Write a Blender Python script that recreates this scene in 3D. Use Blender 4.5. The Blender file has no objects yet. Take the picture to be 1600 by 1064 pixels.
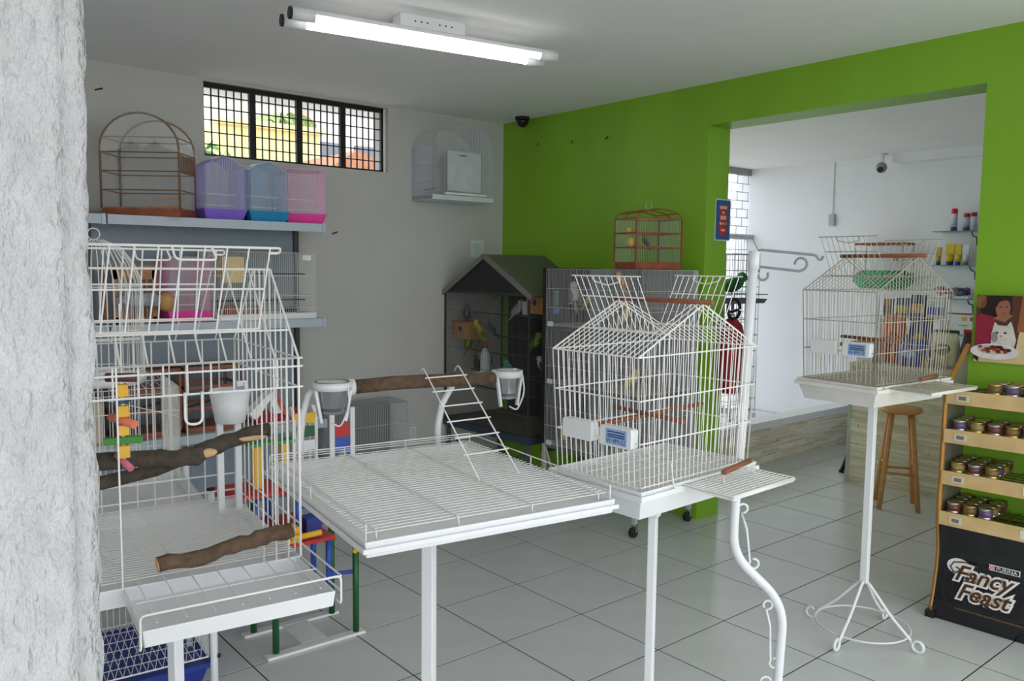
import bpy, math, random
from mathutils import Vector as V, Matrix, noise
random.seed(7)
PI = math.pi
sc = bpy.context.scene
COL = sc.collection

# ------------------------------------------------------------------ camera
cam_d = bpy.data.cameras.new('camera'); cam = bpy.data.objects.new('camera', cam_d); COL.objects.link(cam)
cam_d.sensor_width = 36; cam_d.lens = 36 * 1285.56 / 1600; cam_d.clip_start = .05; cam_d.clip_end = 300
Rr = ((0.76702699, -0.64152306, 0.01085179), (-0.04868197, -0.07505367, -0.99599047), (0.63976532, 0.76342328, -0.0887988))
m = Matrix([[Rr[0][i], -Rr[1][i], -Rr[2][i], 0] for i in range(3)] + [[0, 0, 0, 1]])
m.translation = V((-2.56768, -3.45594, 1.56325)); cam.matrix_world = m
sc.camera = cam
# ------------------------------------------------------------------ daylight: a bright overcast sky, same all round
w = bpy.data.worlds.new('overcast_sky'); sc.world = w; w.use_nodes = True
bg = w.node_tree.nodes['Background']; bg.inputs[0].default_value = (.90, .94, 1.0, 1); bg.inputs[1].default_value = 1.6
# ------------------------------------------------------------------ exposure
vs = sc.view_settings; vs.view_transform = 'Standard'; vs.look = 'None'; vs.gamma = 1; vs.use_curve_mapping = False
vs.exposure = 0.9
sc.cycles.use_denoising = True
sc.cycles.max_bounces = 10; sc.cycles.diffuse_bounces = 6; sc.cycles.transparent_max_bounces = 24

# ================================================================== materials
def lin(c):
    return tuple(((x / 255) / 12.92 if x / 255 <= .04045 else ((x / 255 + .055) / 1.055) ** 2.4) for x in c)
MATS = {}
def M(name, col, rough=.5, metal=0, var=.05, scale=14, bump=0, bscale=60, trans=0, emit=0, alpha=1, coat=0, stretch=None, spec=.5, bdist=.01):
    if name in MATS: return MATS[name]
    mt = bpy.data.materials.new(name); mt.use_nodes = True; nt = mt.node_tree; b = nt.nodes['Principled BSDF']
    tc = nt.nodes.new('ShaderNodeTexCoord'); src = tc.outputs['Object']
    if stretch:
        mp = nt.nodes.new('ShaderNodeMapping'); mp.inputs['Scale'].default_value = stretch
        nt.links.new(src, mp.inputs[0]); src = mp.outputs[0]
    nz = nt.nodes.new('ShaderNodeTexNoise'); nz.inputs['Scale'].default_value = scale; nz.inputs['Detail'].default_value = 4
    nt.links.new(src, nz.inputs['Vector'])
    rp = nt.nodes.new('ShaderNodeValToRGB'); L = lin(col)
    rp.color_ramp.elements[0].position = .3; rp.color_ramp.elements[1].position = .7
    rp.color_ramp.elements[0].color = tuple(min(1, x * (1 - var)) for x in L) + (1,)
    rp.color_ramp.elements[1].color = tuple(min(1, x * (1 + var)) for x in L) + (1,)
    nt.links.new(nz.outputs['Fac'], rp.inputs[0]); nt.links.new(rp.outputs[0], b.inputs['Base Color'])
    b.inputs['Roughness'].default_value = rough; b.inputs['Metallic'].default_value = metal
    b.inputs['Transmission Weight'].default_value = trans; b.inputs['Alpha'].default_value = alpha
    b.inputs['Coat Weight'].default_value = coat; b.inputs['Specular IOR Level'].default_value = spec
    if emit:
        b.inputs['Emission Color'].default_value = (1, .98, .95, 1); b.inputs['Emission Strength'].default_value = emit
    if bump:
        n2 = nt.nodes.new('ShaderNodeTexNoise'); n2.inputs['Scale'].default_value = bscale; n2.inputs['Detail'].default_value = 5
        nt.links.new(src, n2.inputs['Vector'])
        bp = nt.nodes.new('ShaderNodeBump'); bp.inputs['Strength'].default_value = bump; bp.inputs['Distance'].default_value = bdist
        nt.links.new(n2.outputs['Fac'], bp.inputs['Height']); nt.links.new(bp.outputs[0], b.inputs['Normal'])
    MATS[name] = mt; return mt
def film(name, col, a):
    mt = M(name, col, .12, var=.03, alpha=a); return mt
def strips_mat():
    mt = bpy.data.materials.new('ledge_stone'); mt.use_nodes = True; nt = mt.node_tree; b = nt.nodes['Principled BSDF']
    at = nt.nodes.new('ShaderNodeAttribute'); at.attribute_name = 'tone'
    rp = nt.nodes.new('ShaderNodeValToRGB'); cr = rp.color_ramp
    cr.elements[0].color = lin((208, 198, 174)) + (1,); cr.elements[1].color = lin((238, 233, 218)) + (1,)
    e = cr.elements.new(.5); e.color = lin((224, 215, 194)) + (1,)
    nt.links.new(at.outputs['Fac'], rp.inputs[0]); nt.links.new(rp.outputs[0], b.inputs['Base Color']); b.inputs['Roughness'].default_value = .8
    return mt
wall_m = M('white_plaster', (190, 189, 184), .9, var=.03, scale=2.5, bump=.12, bscale=35)
wall2_m = M('cool_white_plaster', (236, 239, 246), .9, var=.02, scale=2)
rough_m = M('rough_roughcast_plaster', (184, 184, 184), .95, var=.09, scale=40, bump=1.0, bscale=95, stretch=(1, 1, .5), bdist=.016)
green_m = M('lime_green_paint', (128, 178, 38), .42, var=.07, scale=3, bump=.10, bscale=28, stretch=(1, 1, .35))
ceil_m = M('ceiling_paint', (238, 238, 238), .9, var=.02, scale=2)
tile_m = M('grey_ceramic', (206, 208, 207), .22, var=.035, scale=6)
grout_m = M('dark_grout', (46, 44, 42), .9)
wire = M('white_coated_wire', (232, 230, 226), .35, var=.02)
wire2 = M('backlit_cream_wire', (172, 164, 150), .4, var=.03)  # cream wire darkened so its backlit look is in the colour
gwire = M('galvanised_wire', (196, 198, 198), .4, .3, var=.06)
dwire = M('dark_mesh_wire', (70, 70, 70), .6, .3)
plast = M('white_plastic', (226, 228, 229), .32, var=.02)
metalw = M('white_enamel', (228, 229, 230), .3, var=.02)
steel = M('stainless_steel', (190, 192, 196), .22, 1, var=.05)
shelfm = M('blue_grey_enamel', (176, 188, 197), .4, var=.03)
panelm = M('blue_grey_panel', (140, 152, 162), .5, var=.03)
bark = M('branch_bark', (98, 78, 60), .9, var=.35, scale=40, bump=.8, bscale=70)
bark2 = M('dark_branch_bark', (74, 64, 54), .9, var=.35, scale=40, bump=.8, bscale=70)
cutw = M('cut_wood', (206, 170, 122), .8, var=.12, scale=60)
dowel = M('brown_dowel', (136, 82, 56), .6, var=.15, scale=40, stretch=(1, 1, 1))
woodb = M('varnished_wood', (160, 108, 58), .45, var=.2, scale=30)
woodr = M('reddish_wood', (142, 74, 42), .45, var=.2, scale=30)
oak = M('oak_wood', (190, 142, 88), .5, var=.15, scale=24)
iron = M('black_iron', (30, 29, 30), .6, .3)
black = M('black_satin', (22, 22, 24), .45)
rubber = M('black_rubber', (26, 26, 28), .7)
red = M('red_paint', (196, 40, 38), .4); blue = M('blue_paint', (44, 84, 178), .4)
yellow = M('yellow_paint', (236, 182, 28), .4); green = M('green_paint', (28, 92, 44), .4); lgreen = M('bright_green_paint', (60, 150, 60), .4)
navy = M('navy_plastic', (32, 56, 140), .35)
wrap = film('clear_wrap', (235, 240, 248), .16)
glass = film('clear_glass', (190, 225, 220), .22)
cordm = M('white_cord', (214, 212, 205), .7)

# ================================================================== mesh helpers
class MB:
    def __init__(s): s.v = []; s.f = []
    def add(s, vs, fs):
        o = len(s.v); s.v += [tuple(x) for x in vs]; s.f += [tuple(i + o for i in f) for f in fs]; return s
    def box(s, x0, x1, y0, y1, z0, z1):
        return s.add([(x, y, z) for z in (z0, z1) for y in (y0, y1) for x in (x0, x1)],
                     [(0, 2, 3, 1), (4, 5, 7, 6), (0, 1, 5, 4), (2, 6, 7, 3), (0, 4, 6, 2), (1, 3, 7, 5)])
    def beam(s, p0, p1, a, b, up=(0, 0, 1)):
        p0, p1 = V(p0), V(p1); d = (p1 - p0).normalized(); u = V(up)
        if abs(d.dot(u)) > .95: u = V((1, 0, 0))
        x = d.cross(u).normalized() * a / 2; y = x.cross(d).normalized() * b / 2
        q = [p + i * x + j * y for p in (p0, p1) for i, j in ((-1, -1), (1, -1), (1, 1), (-1, 1))]
        return s.add(q, [(3, 2, 1, 0), (4, 5, 6, 7), (0, 1, 5, 4), (1, 2, 6, 5), (2, 3, 7, 6), (3, 0, 4, 7)])
    def tube(s, pts, r, n=6, closed=False, cap=True):
        pts = [V(p) for p in pts]; N = len(pts); rs = r if isinstance(r, (list, tuple)) else [r] * N
        vs = []; pu = None
        for i, p in enumerate(pts):
            if closed: d = pts[(i + 1) % N] - pts[i - 1]
            else: d = pts[min(i + 1, N - 1)] - pts[max(i - 1, 0)]
            d.normalize()
            if pu is None:
                pu = V((0, 0, 1)) if abs(d.z) < .9 else V((1, 0, 0))
            x = d.cross(pu)
            if x.length < 1e-4: x = d.cross(V((0, 1, 0)))
            x.normalize(); y = x.cross(d); pu = y
            for k in range(n):
                a = 2 * PI * k / n; vs.append(p + (x * math.cos(a) + y * math.sin(a)) * rs[i])
        fs = []
        for i in range(N if closed else N - 1):
            j = (i + 1) % N
            for k in range(n):
                l = (k + 1) % n; fs.append((i * n + k, i * n + l, j * n + l, j * n + k))
        if cap and not closed:
            fs.append(tuple(range(n - 1, -1, -1))); fs.append(tuple((N - 1) * n + k for k in range(n)))
        return s.add(vs, fs)
    def bar(s, p0, p1, r, n=5, cap=True): return s.tube([p0, p1], r, n, cap=cap)
    def lathe(s, prof, c=(0, 0, 0), n=20, sx=1, sy=1):
        vs = []; fs = []; P = len(prof)
        for k in range(n):
            a = 2 * PI * k / n
            for r, z in prof: vs.append((c[0] + r * sx * math.cos(a), c[1] + r * sy * math.sin(a), c[2] + z))
        for k in range(n):
            l = (k + 1) % n
            for i in range(P - 1): fs.append((k * P + i, l * P + i, l * P + i + 1, k * P + i + 1))
        if prof[0][0] > 1e-6: fs.append(tuple(k * P for k in range(n - 1, -1, -1)))
        if prof[-1][0] > 1e-6: fs.append(tuple(k * P + P - 1 for k in range(n)))
        return s.add(vs, fs)
    def prism(s, poly, a, b, ax='y'):
        n = len(poly)
        mk = {'y': lambda p, t: (p[0], t, p[1]), 'x': lambda p, t: (t, p[0], p[1]), 'z': lambda p, t: (p[0], p[1], t)}[ax]
        return s.add([mk(p, a) for p in poly] + [mk(p, b) for p in poly],
                     [tuple(range(n)), tuple(range(2 * n - 1, n - 1, -1))] + [(i, n + i, n + (i + 1) % n, (i + 1) % n) for i in range(n)])
    def ball(s, c, rad, n=12, k=8, mat=None):
        vs = []; c = V(c)
        if not isinstance(rad, (tuple, list)): rad = (rad,) * 3
        for i in range(k + 1):
            t = PI * i / k
            for j in range(n):
                a = 2 * PI * j / n; p = V((rad[0] * math.sin(t) * math.cos(a), rad[1] * math.sin(t) * math.sin(a), rad[2] * math.cos(t)))
                vs.append(c + (mat @ p if mat else p))
        return s.add(vs, [(i * n + j, (i + 1) * n + j, (i + 1) * n + (j + 1) % n, i * n + (j + 1) % n) for i in range(k) for j in range(n)])
    def pan(s, w, d, z0, z1, t=.004, sl=0, c=(0, 0)):
        # open tray: outer wall sloping out by sl, inner floor
        def ring(e, z): return [(c[0] + i * (w / 2 + e), c[1] + j * (d / 2 + e), z) for i, j in ((-1, -1), (1, -1), (1, 1), (-1, 1))]
        vs = ring(-sl, z0) + ring(0, z1) + ring(-t, z1) + ring(-sl - t, z0 + t)
        fs = [(3, 2, 1, 0), (12, 13, 14, 15)]
        for r in range(3):
            for i in range(4): fs.append((r * 4 + i, r * 4 + (i + 1) % 4, r * 4 + 4 + (i + 1) % 4, r * 4 + 4 + i))
        return s.add(vs, fs)
    def grid(s, O, U, W, nu, cross, r, n=4, rim=True):
        # bars parallel to W spread along U, cross bars parallel to U at fractions
        O, U, W = V(O), V(U), V(W)
        for i in range(nu + 1):
            p = O + U * i / nu; s.bar(p, p + W, r, n, False)
        for c in cross:
            p = O + W * c; s.bar(p, p + U, r * 1.25, n, False)
        return s
    def o(s, name, mat, parent=None, smooth=False, bev=0):
        me = bpy.data.meshes.new(name); me.from_pydata(s.v, [], s.f); me.update()
        ob = bpy.data.objects.new(name, me); COL.objects.link(ob)
        if mat: me.materials.append(mat)
        if parent is not None: ob.parent = parent
        if smooth:
            me.polygons.foreach_set('use_smooth', [len(p.vertices) <= 4 for p in me.polygons])
        if bev:
            bm_ = ob.modifiers.new('bevel', 'BEVEL'); bm_.width = bev; bm_.segments = 2; bm_.limit_method = 'ANGLE'
        return ob
def arc(c, r, a0, a1, n, ax='xz', rz=None):
    out = []
    for i in range(n + 1):
        a = a0 + (a1 - a0) * i / n; u = r * math.cos(a); v_ = (rz or r) * math.sin(a)
        if ax == 'xz': out.append((c[0] + u, c[1], c[2] + v_))
        elif ax == 'yz': out.append((c[0], c[1] + u, c[2] + v_))
        else: out.append((c[0] + u, c[1] + v_, c[2]))
    return out
def fillet(pts, r, n=5):
    pts = [V(p) for p in pts]; out = [pts[0]]
    for a, b, c in zip(pts, pts[1:], pts[2:]):
        d0 = (a - b); d1 = (c - b); k = min(r, d0.length * .45, d1.length * .45)
        p0 = b + d0.normalized() * k; p1 = b + d1.normalized() * k
        for i in range(n + 1):
            t = i / n; out.append(p0 * (1 - t) ** 2 + b * 2 * t * (1 - t) + p1 * t * t)
    out.append(pts[-1]); return out
def tag(o, label, cat, group=None):
    o['label'] = label; o['category'] = cat
    if group: o['group'] = group
    return o
def thing(name, label, cat, loc=(0, 0, 0), rz=0, group=None):
    o = bpy.data.objects.new(name, None); COL.objects.link(o); o.location = loc; o.rotation_euler = (0, 0, rz); o.empty_display_size = .05
    return tag(o, label, cat, group)
def struct(o): o['kind'] = 'structure'; return o
def copy_tree(o, parent=None):
    c = o.copy(); COL.objects.link(c); c.parent = parent
    for ch in [x for x in o.children]: copy_tree(ch, c)
    return c
def text(body, size, mat, name, parent, loc, rot, depth=.0008, offset=0, shear=0, space=1, align='CENTER', sx=1):
    cu = bpy.data.curves.new('tmp', 'FONT'); cu.body = body; cu.size = size; cu.extrude = depth; cu.offset = offset; cu.shear = shear
    cu.space_character = space; cu.align_x = align; cu.align_y = 'CENTER'; cu.resolution_u = 3
    t = bpy.data.objects.new('tmp', cu); COL.objects.link(t)
    dg = bpy.context.evaluated_depsgraph_get(); me = bpy.data.meshes.new_from_object(t.evaluated_get(dg)); bpy.data.objects.remove(t)
    me.materials.clear(); me.materials.append(mat)
    ob = bpy.data.objects.new(name, me); COL.objects.link(ob); ob.parent = parent; ob.location = loc; ob.rotation_euler = rot; ob.scale = (sx, 1, 1)
    return ob

# ================================================================== the setting
CZ = 2.67
fl = struct(MB().box(-5.6, 5.6, -2.75, 2.0, -.15, -.0012).o('floor', grout_m)); fl['label'] = 'grey ceramic tile floor with dark joints'
tm = MB().box(.003, .447, .003, .447, -.012, 0)
t0 = tm.o('tile', tile_m, fl, bev=.0006)
first = True
for i in range(-8, 12):
    for j in range(-6, 4):
        x, y = i * .45, j * .45
        if (y + .2 > 1.6 and x < 1.7): continue
        o = t0 if first else t0.copy()
        if not first: COL.objects.link(o)
        first = False; o.location = (x, y, 0)
cl_ = MB().box(-5.7, 5.6, -2.75, 2.15, CZ, CZ + .15); cl_.box(-5.7, 1.78, -5.2, -2.75, CZ, CZ + .15)  # second box: unseen front canopy, added to hold skylight off the pier
struct(cl_.o('ceiling', ceil_m))
wb = MB(); wb.box(-5.6, -.762, 1.6, 1.8, 0, CZ); wb.box(.517, 1.7, 1.6, 1.8, 0, CZ); wb.box(-.762, .517, 1.6, 1.8, 0, 2.215); wb.box(-.762, .517, 1.6, 1.8, 2.655, CZ)
struct(wb.o('wall_back', wall_m))
wg = MB(); wg.box(1.56, 1.78, -.345, 1.6, 0, CZ); wg.box(1.56, 1.78, -1.89, -.345, 2.425, CZ); wg.box(1.56, 1.78, -3.6, -1.89, 0, CZ)
struct(wg.o('wall_right', green_m))
struct(MB().box(-5.7, -5.5, -2.75, 1.6, 0, CZ).o('wall_left', wall_m))
struct(MB().box(5.41, 5.6, -2.75, 2.15, 0, CZ).o('wall_far', wall2_m))
struct(MB().box(1.78, 5.6, -2.95, -2.75, 0, CZ).o('wall_street', wall2_m))
struct(MB().box(5.25, 5.41, -2.75, .30, 2.585, CZ).o('trim_1', wall2_m))
# rough plaster pier at the shop front
def rough_pier():
    X1, Y0, Y1 = -2.384, -2.68, -2.42
    mb = MB(); nu, nz = 90, 190; vs = []; fs = []
    path = [(-2.95 + (X1 + 2.95) * (i / 64), Y0) for i in range(65)] + [(X1, Y0 + (Y1 - Y0) * (i + 1) / 25) for i in range(25)]
    for k in range(nz + 1):
        z = -.1 + (CZ + .1) * k / nz
        for i, (x, y) in enumerate(path):
            f = noise.fractal(V((x * 26, y * 26, z * 15)), .9, 2.1, 4) * .0060 + noise.noise(V((x * 7, y * 7, z * 5))) * .003
            nx, ny = (0, -1) if i < 62 else ((.7, -.7) if i < 67 else (1, 0))
            c = 0.010 if 62 <= i < 67 else 0
            vs.append((x + nx * (f - c), y + ny * (f - c), z))
    n = len(path)
    for k in range(nz):
        for i in range(n - 1): fs.append((k * n + i, k * n + i + 1, (k + 1) * n + i + 1, (k + 1) * n + i))
    mb.add(vs, fs); mb.box(-2.95, X1 - .02, Y0 + .02, Y1, -.1, CZ)
    return mb.o('wall_front', rough_m, smooth=True)
struct(rough_pier())
struct(MB().box(-60, 60, -60, 60, -.35, -.16).o('ground', M('paving', (196, 194, 188), .9, var=.06, scale=2)))
# high window with iron grille
win = bpy.data.objects.new('window_1', None); COL.objects.link(win); struct(win); win.location = (0, 1.64, 0)
fr = MB(); X0, X1, Z0, Z1 = -.762, .497, 2.215, 2.655
fr.box(X0, X1, -.012, .012, Z0, Z0 + .014); fr.box(X0, X1, -.012, .012, Z1 - .03, Z1); fr.box(X0, X0 + .012, -.012, .012, Z0, Z1); fr.box(X1 - .018, X1, -.012, .012, Z0, Z1)
fr.o('window_frame', iron, win)
seg = (X1 - X0) / 4
for k in (1, 2, 3): MB().box(X0 + seg * k - .02, X0 + seg * k + .02, -.014, .014, Z0, Z1).o('mullion', iron, win)
for k in range(4):
    a = X0 + seg * k + (.02 if k else .012); b = X0 + seg * (k + 1) - .02; mb = MB()
    for i in range(1, 6): x = a + (b - a) * i / 6; mb.box(x - .0028, x + .0028, -.006, .006, Z0, Z1)
    for i in range(1, 6): z = Z0 + (Z1 - Z0) * i / 6; mb.box(a, b, -.006, .006, z - .0028, z + .0028)
    mb.o('grille', iron, win)
# gate with grille in the bright room
gt = bpy.data.objects.new('window_2', None); COL.objects.link(gt); struct(gt)
gm = M('grey_gate_iron', (150, 152, 156), .5)
MB().box(1.78, 5.41, 1.95, 2.0, 2.6, CZ).o('head_rail', gm, gt)
MB().box(1.78, 5.41, 1.90, 2.02, 1.90, 1.95).o('cross_rail', M('pale_slab', (190, 192, 196), .7), gt)
mb = MB(); rows = 7
for r_ in range(rows + 1):
    z = 1.95 + .65 * r_ / rows; mb.bar((1.78, 1.97, z), (5.40, 1.97, z), .004, 4)
    for c in range(19):
        x = 5.38 - c * .2 - (.1 if r_ % 2 else 0)
        if r_ < rows and x > 1.8: mb.bar((x, 1.97, z), (x, 1.97, z + .65 / rows), .004, 4)
mb.o('upper_grille', gm, gt)
mb = MB().grid((1.78, 1.97, .05), (3.62, 0, 0), (0, 0, 1.85), 68, [i / 16 for i in range(17)], .003)
mb.o('lower_grille', gm, gt)
# low clad wall with white cap
def ledge(name, parent, axis, a0, a1, z0, z1, face, seed):
    rnd = random.Random(seed); mb = MB(); tones = []; z = z0
    while z < z1 - .004:
        h = min(rnd.choice((.008, .012, .016, .022)), z1 - z); a = a0
        while a < a1 - .005:
            l = min(rnd.uniform(.10, .36), a1 - a); p = rnd.uniform(.003, .012)
            if axis == 'x': mb.box(a, a + l - .001, face - p, face + .004, z, z + h - .001)
            else: mb.box(face - p, face + .004, a, a + l - .001, z, z + h - .001)
            tones += [rnd.random()] * 8; a += l
        z += h
    ob = mb.o(name, STRIP, parent); at = ob.data.attributes.new('tone', 'FLOAT', 'POINT'); at.data.foreach_set('value', tones)
    ob['kind'] = 'stuff'; return ob
STRIP = strips_mat()
lw = MB().box(1.80, 5.40, .264, .40, 0, .29).o('wall_low', wall2_m); struct(lw); lw['label'] = 'low dividing wall clad in thin beige stone strips'
ledge('stone_cladding', lw, 'x', 1.80, 5.40, 0, .29, .262, 3)
MB().box(1.79, 5.405, .245, .41, .29, .345).o('coping', M('white_coping', (232, 233, 234), .4), lw)

# ================================================================== outside, beyond the windows
ho = thing('yellow_house', 'pale yellow rendered house seen through the high barred window', 'house', (0, 0, -.16))
ym = M('yellow_render', (232, 222, 160), .9); MB().box(2.15, 3.85, 9.2, 14, 0, 3.85).o('wall', ym, ho); MB().box(2.1, 3.9, 9.1, 9.3, 3.85, 3.95).o('coping', ym, ho)
h2 = thing('tiled_house', 'small house with orange brown pitched roof outside the high window', 'house', (0, 0, -.16))
rm = M('orange_roof_tile', (176, 122, 92), .9, var=.15)
MB().box(2.7, 3.9, 6.65, 8.6, 0, 2.95).o('wall', M('ochre_render', (214, 158, 48), .9), h2)
MB().prism([(2.45, 2.92), (2.98, 3.25), (4.1, 2.92), (4.1, 2.84), (2.45, 2.84)], 6.4, 8.8, 'y').o('roof', rm, h2)
bd = thing('apartment_tower', 'tall pinkish white apartment block far beyond the yellow house', 'building', (0, 0, -.16))
MB().box(9.6, 11.0, 24, 30, 0, 16).o('wall', M('pinkish_render', (216, 196, 184), .9), bd)
MB().box(11.0, 15, 24.5, 30, 0, 17).o('wing', M('white_render', (226, 222, 216), .9), bd)
for z in (5, 7.5, 10, 12.5):
    for x in (11.6, 13.0, 14.0): MB().box(x, x + .9, 24.4, 24.55, z, z + 1.2).o('window', M('dark_pane', (110, 112, 120), .3), bd)
    MB().box(10.6, 11.6, 23.2, 24.1, z - .2, z).o('balcony', M('grey_concrete', (150, 146, 142), .9), bd)
def leafy(name, label, loc, rad, n, col, seed, palm=False):
    t = thing(name, label, 'tree', loc); rnd = random.Random(seed); mb = MB()
    MB().tube([(0, 0, 0), (.05, 0, rad[2] * 1.2), (0, .03, loc[2] * 0 + rad[3])], [.12, .09, .05], 8).o('trunk', bark, t, True)
    for i in range(n):
        if palm:
            a = 2 * PI * i / n; pts = [V((0, 0, rad[3])) + V((math.cos(a) * rad[0] * k / 5, math.sin(a) * rad[0] * k / 5, .5 * rad[2] * math.sin(k / 5 * 2.6) - .1 * k * k / 25)) for k in range(6)]
            for p, q in zip(pts, pts[1:]):
                s_ = V((-math.sin(a), math.cos(a), -.6)) * .16
                mb.add([p - s_, q - s_, q + s_ * .3, p + s_ * .3], [(0, 1, 2, 3)])
        else:
            d = V((rnd.gauss(0, 1), rnd.gauss(0, 1), rnd.gauss(0, 1))).normalized() * rnd.uniform(.5, 1)
            c = V((d.x * rad[0], d.y * rad[1], rad[3] + d.z * rad[2])); e = V((rnd.uniform(-1, 1), rnd.uniform(-1, 1), rnd.uniform(-1, 1))).normalized() * .09; f = e.orthogonal().normalized() * .05
            mb.add([c - e, c + f, c + e, c - f], [(0, 1, 2, 3)])
    mb.o('foliage', M('leaf_green' if not palm else 'palm_green', col, .6, var=.3), t)
leafy('street_tree', 'leafy green tree at the left edge of the high window', (1.15, 7.2, -.16), (.55, .5, .5, 2.75), 900, (92, 140, 60), 4)
leafy('palm_tree', 'green palm rising above the yellow house', (6.17, 15.6, -.16), (.75, .75, .6, 4.95), 14, (150, 170, 110), 5, True)
struct(MB().box(8.5, 18, 8, 8.2, -.16, 3.2).o('wall_outside', M('white_outside_wall', (232, 234, 236), .9)))

# ================================================================== ceiling lamp
lp = thing('fluorescent_lamp', 'twin tube fluorescent lamp glowing white under the ceiling', 'lamp', (-.405, -.27, CZ), -.16)
MB().box(-.16, .16, -.045, .045, -.055, 0).o('housing', metalw, lp, bev=.003)
for x in (-.09, -.06, -.03, .03, .06, .09): MB().bar((x, -.0465, -.028), (x, -.0445, -.028), .004, 8).o('vent_hole', black, lp)
for y in (-.062, .062):
    a = MB().prism([(y + .024 * math.cos(t), -.085 + .024 * math.sin(t)) for t in [PI * k / 8 for k in range(9)]], -.63, .63, 'x').o('reflector', metalw, lp)
    MB().tube([(-.55, y, -.089), (.55, y, -.089)], .019, 14).o('glowing_tube', M('lit_tube', (255, 255, 255), .4, emit=5.0), lp, True)
    for s_ in (-1, 1):
        MB().tube([(s_ * .55, y, -.087), (s_ * .645, y, -.087)], .0255, 16).o('socket', plast, lp, True)
    MB().tube([(-.647, y, -.087), (-.655, y, -.087)], .0255, 16).o('end_cap', black, lp, True)
MB().box(-.03, .03, -.06, .06, -.065, -.05).o('bracket', metalw, lp)

# ================================================================== small fixtures on walls and ceilings
d = thing('dome_camera', 'black dome security camera at the top corner of the green wall', 'camera', (1.47, 1.27, CZ))
MB().lathe([(.052, -.022), (.055, 0)], n=20).o('base', black, d, True)
MB().lathe([(0, -.075), (.02, -.072), (.036, -.058), (.045, -.035), (.047, -.022)], n=20).o('dome', M('smoked_dome', (24, 22, 26), .1), d, True)
c = thing('bullet_camera', 'small silver security camera hanging from the ceiling of the bright room', 'camera', (5.2, .37, CZ))
MB().lathe([(.045, -.012), (.045, 0)], n=16).o('base', metalw, c, True)
MB().bar((0, 0, 0), (0, 0, -.07), .014, 8).o('stem', metalw, c, True)
MB().ball((-.02, 0, -.13), (.052, .05, .052)).o('body', M('silver_grey', (150, 152, 156), .35, .5), c, True)
MB().tube([(-.045, -.008, -.145), (-.075, -.012, -.158)], .026, 14).o('lens', black, c, True)
sw = thing('cable_box', 'grey switch box with a cable drop on the bright white wall', 'switch', (5.405, .965, 2.08))
MB().box(-.03, 0, -.03, .03, -.06, .06).o('box', M('grey_box', (176, 178, 178), .5), sw, bev=.004)
MB().bar((-.004, 0, .06), (-.004, 0, .585), .004, 5).o('cable', gwire, sw)
for nm, x, z, wd, hh, lb in (('wall_plate', 1.306, 1.70, .12, .13, 'pale blank wall plate above the house shaped aviary'), ('wall_socket', .72, .34, .06, .10, 'grey wall socket low on the white wall')):
    p = thing(nm, lb, 'wall plate', (x, 1.6, z))
    MB().box(-wd / 2, wd / 2, -.008, 0, -hh / 2, hh / 2).o('plate', M('pale_plate', (206, 214, 208), .4), p, bev=.002)
    MB().box(-wd * .3, wd * .3, -.011, -.007, -hh * .34, hh * .34).o('insert', M('pale_insert', (188, 200, 194), .4), p)
# sign on the jamb
sg = thing('card_sign', 'blue and red payment card sign on the green door jamb', 'sign', (1.731, -.3455, 1.868), 0)
def rrect(w_, h_, r_, n=5):
    out = []
    for cx, cy, a in ((w_ / 2 - r_, h_ / 2 - r_, 0), (-w_ / 2 + r_, h_ / 2 - r_, PI / 2), (-w_ / 2 + r_, -h_ / 2 + r_, PI), (w_ / 2 - r_, -h_ / 2 + r_, 1.5 * PI)):
        out += [(cx + r_ * math.cos(a + PI / 2 * i / n), cy + r_ * math.sin(a + PI / 2 * i / n)) for i in range(n + 1)]
    return out
MB().prism(rrect(.155, .255, .012), -.002, 0).o('border', M('sign_white', (206, 216, 214), .4), sg)
MB().prism(rrect(.142, .242, .01), -.003, -.001).o('blue_face', M('sign_blue', (24, 84, 150), .35), sg)
MB().prism([(-.052, .09), (.052, .09), (.042, .05), (.042, -.085), (0, -.108), (-.042, -.085), (-.042, .05)], -.0042, -.002).o('red_shield', M('sign_red', (170, 40, 44), .4), sg)
sgw = M('sign_letters', (220, 196, 176), .5)
for wd, z, hh in ((.074, .076, .017), (.022, .045, .016), (.06, .014, .024), (.044, -.062, .015)):
    nb = max(2, round(wd / .011)); mb = MB()
    for i in range(nb): x = -wd / 2 + wd * (i + .5) / nb; mb.box(x - wd / nb * .38, x + wd / nb * .38, -.0048, -.004, z - hh / 2, z + hh / 2)
    mb.o('blurred_lettering', sgw, sg)
for x, cm in ((-.026, (200, 200, 205)), (0, (210, 170, 40)), (.026, (80, 160, 170))):
    MB().tube([(x, -.0042, -.022), (x, -.0052, -.022)], .009, 12).o('card_mark', M('mark%d' % cm[0], cm, .4), sg)
# wall marks
for k, (x, y, z) in enumerate(((-1.34, 1.597, 2.52), (.10, 1.597, 1.78))):
    tag(MB().beam((x - .02, y, z - .006), (x + .02, y, z + .008), .006, .008).o('wall_anchor', iron), 'dark wall anchor on the white wall ' + ('above the arched wooden cage' if k == 0 else 'below the barred window'), 'anchor')
for k, (y, z) in enumerate(((1.18, 2.47), (.82, 2.45), (.48, 2.44))):
    tag(MB().beam((1.557, y + .02, z - .004), (1.54, y - .015, z + .006), .006, .006).o('wall_hook', M('rusty_hook', (70, 60, 40), .7)), 'small dark hook screwed into the green wall', 'hook', 'hooks on the green wall')

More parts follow.
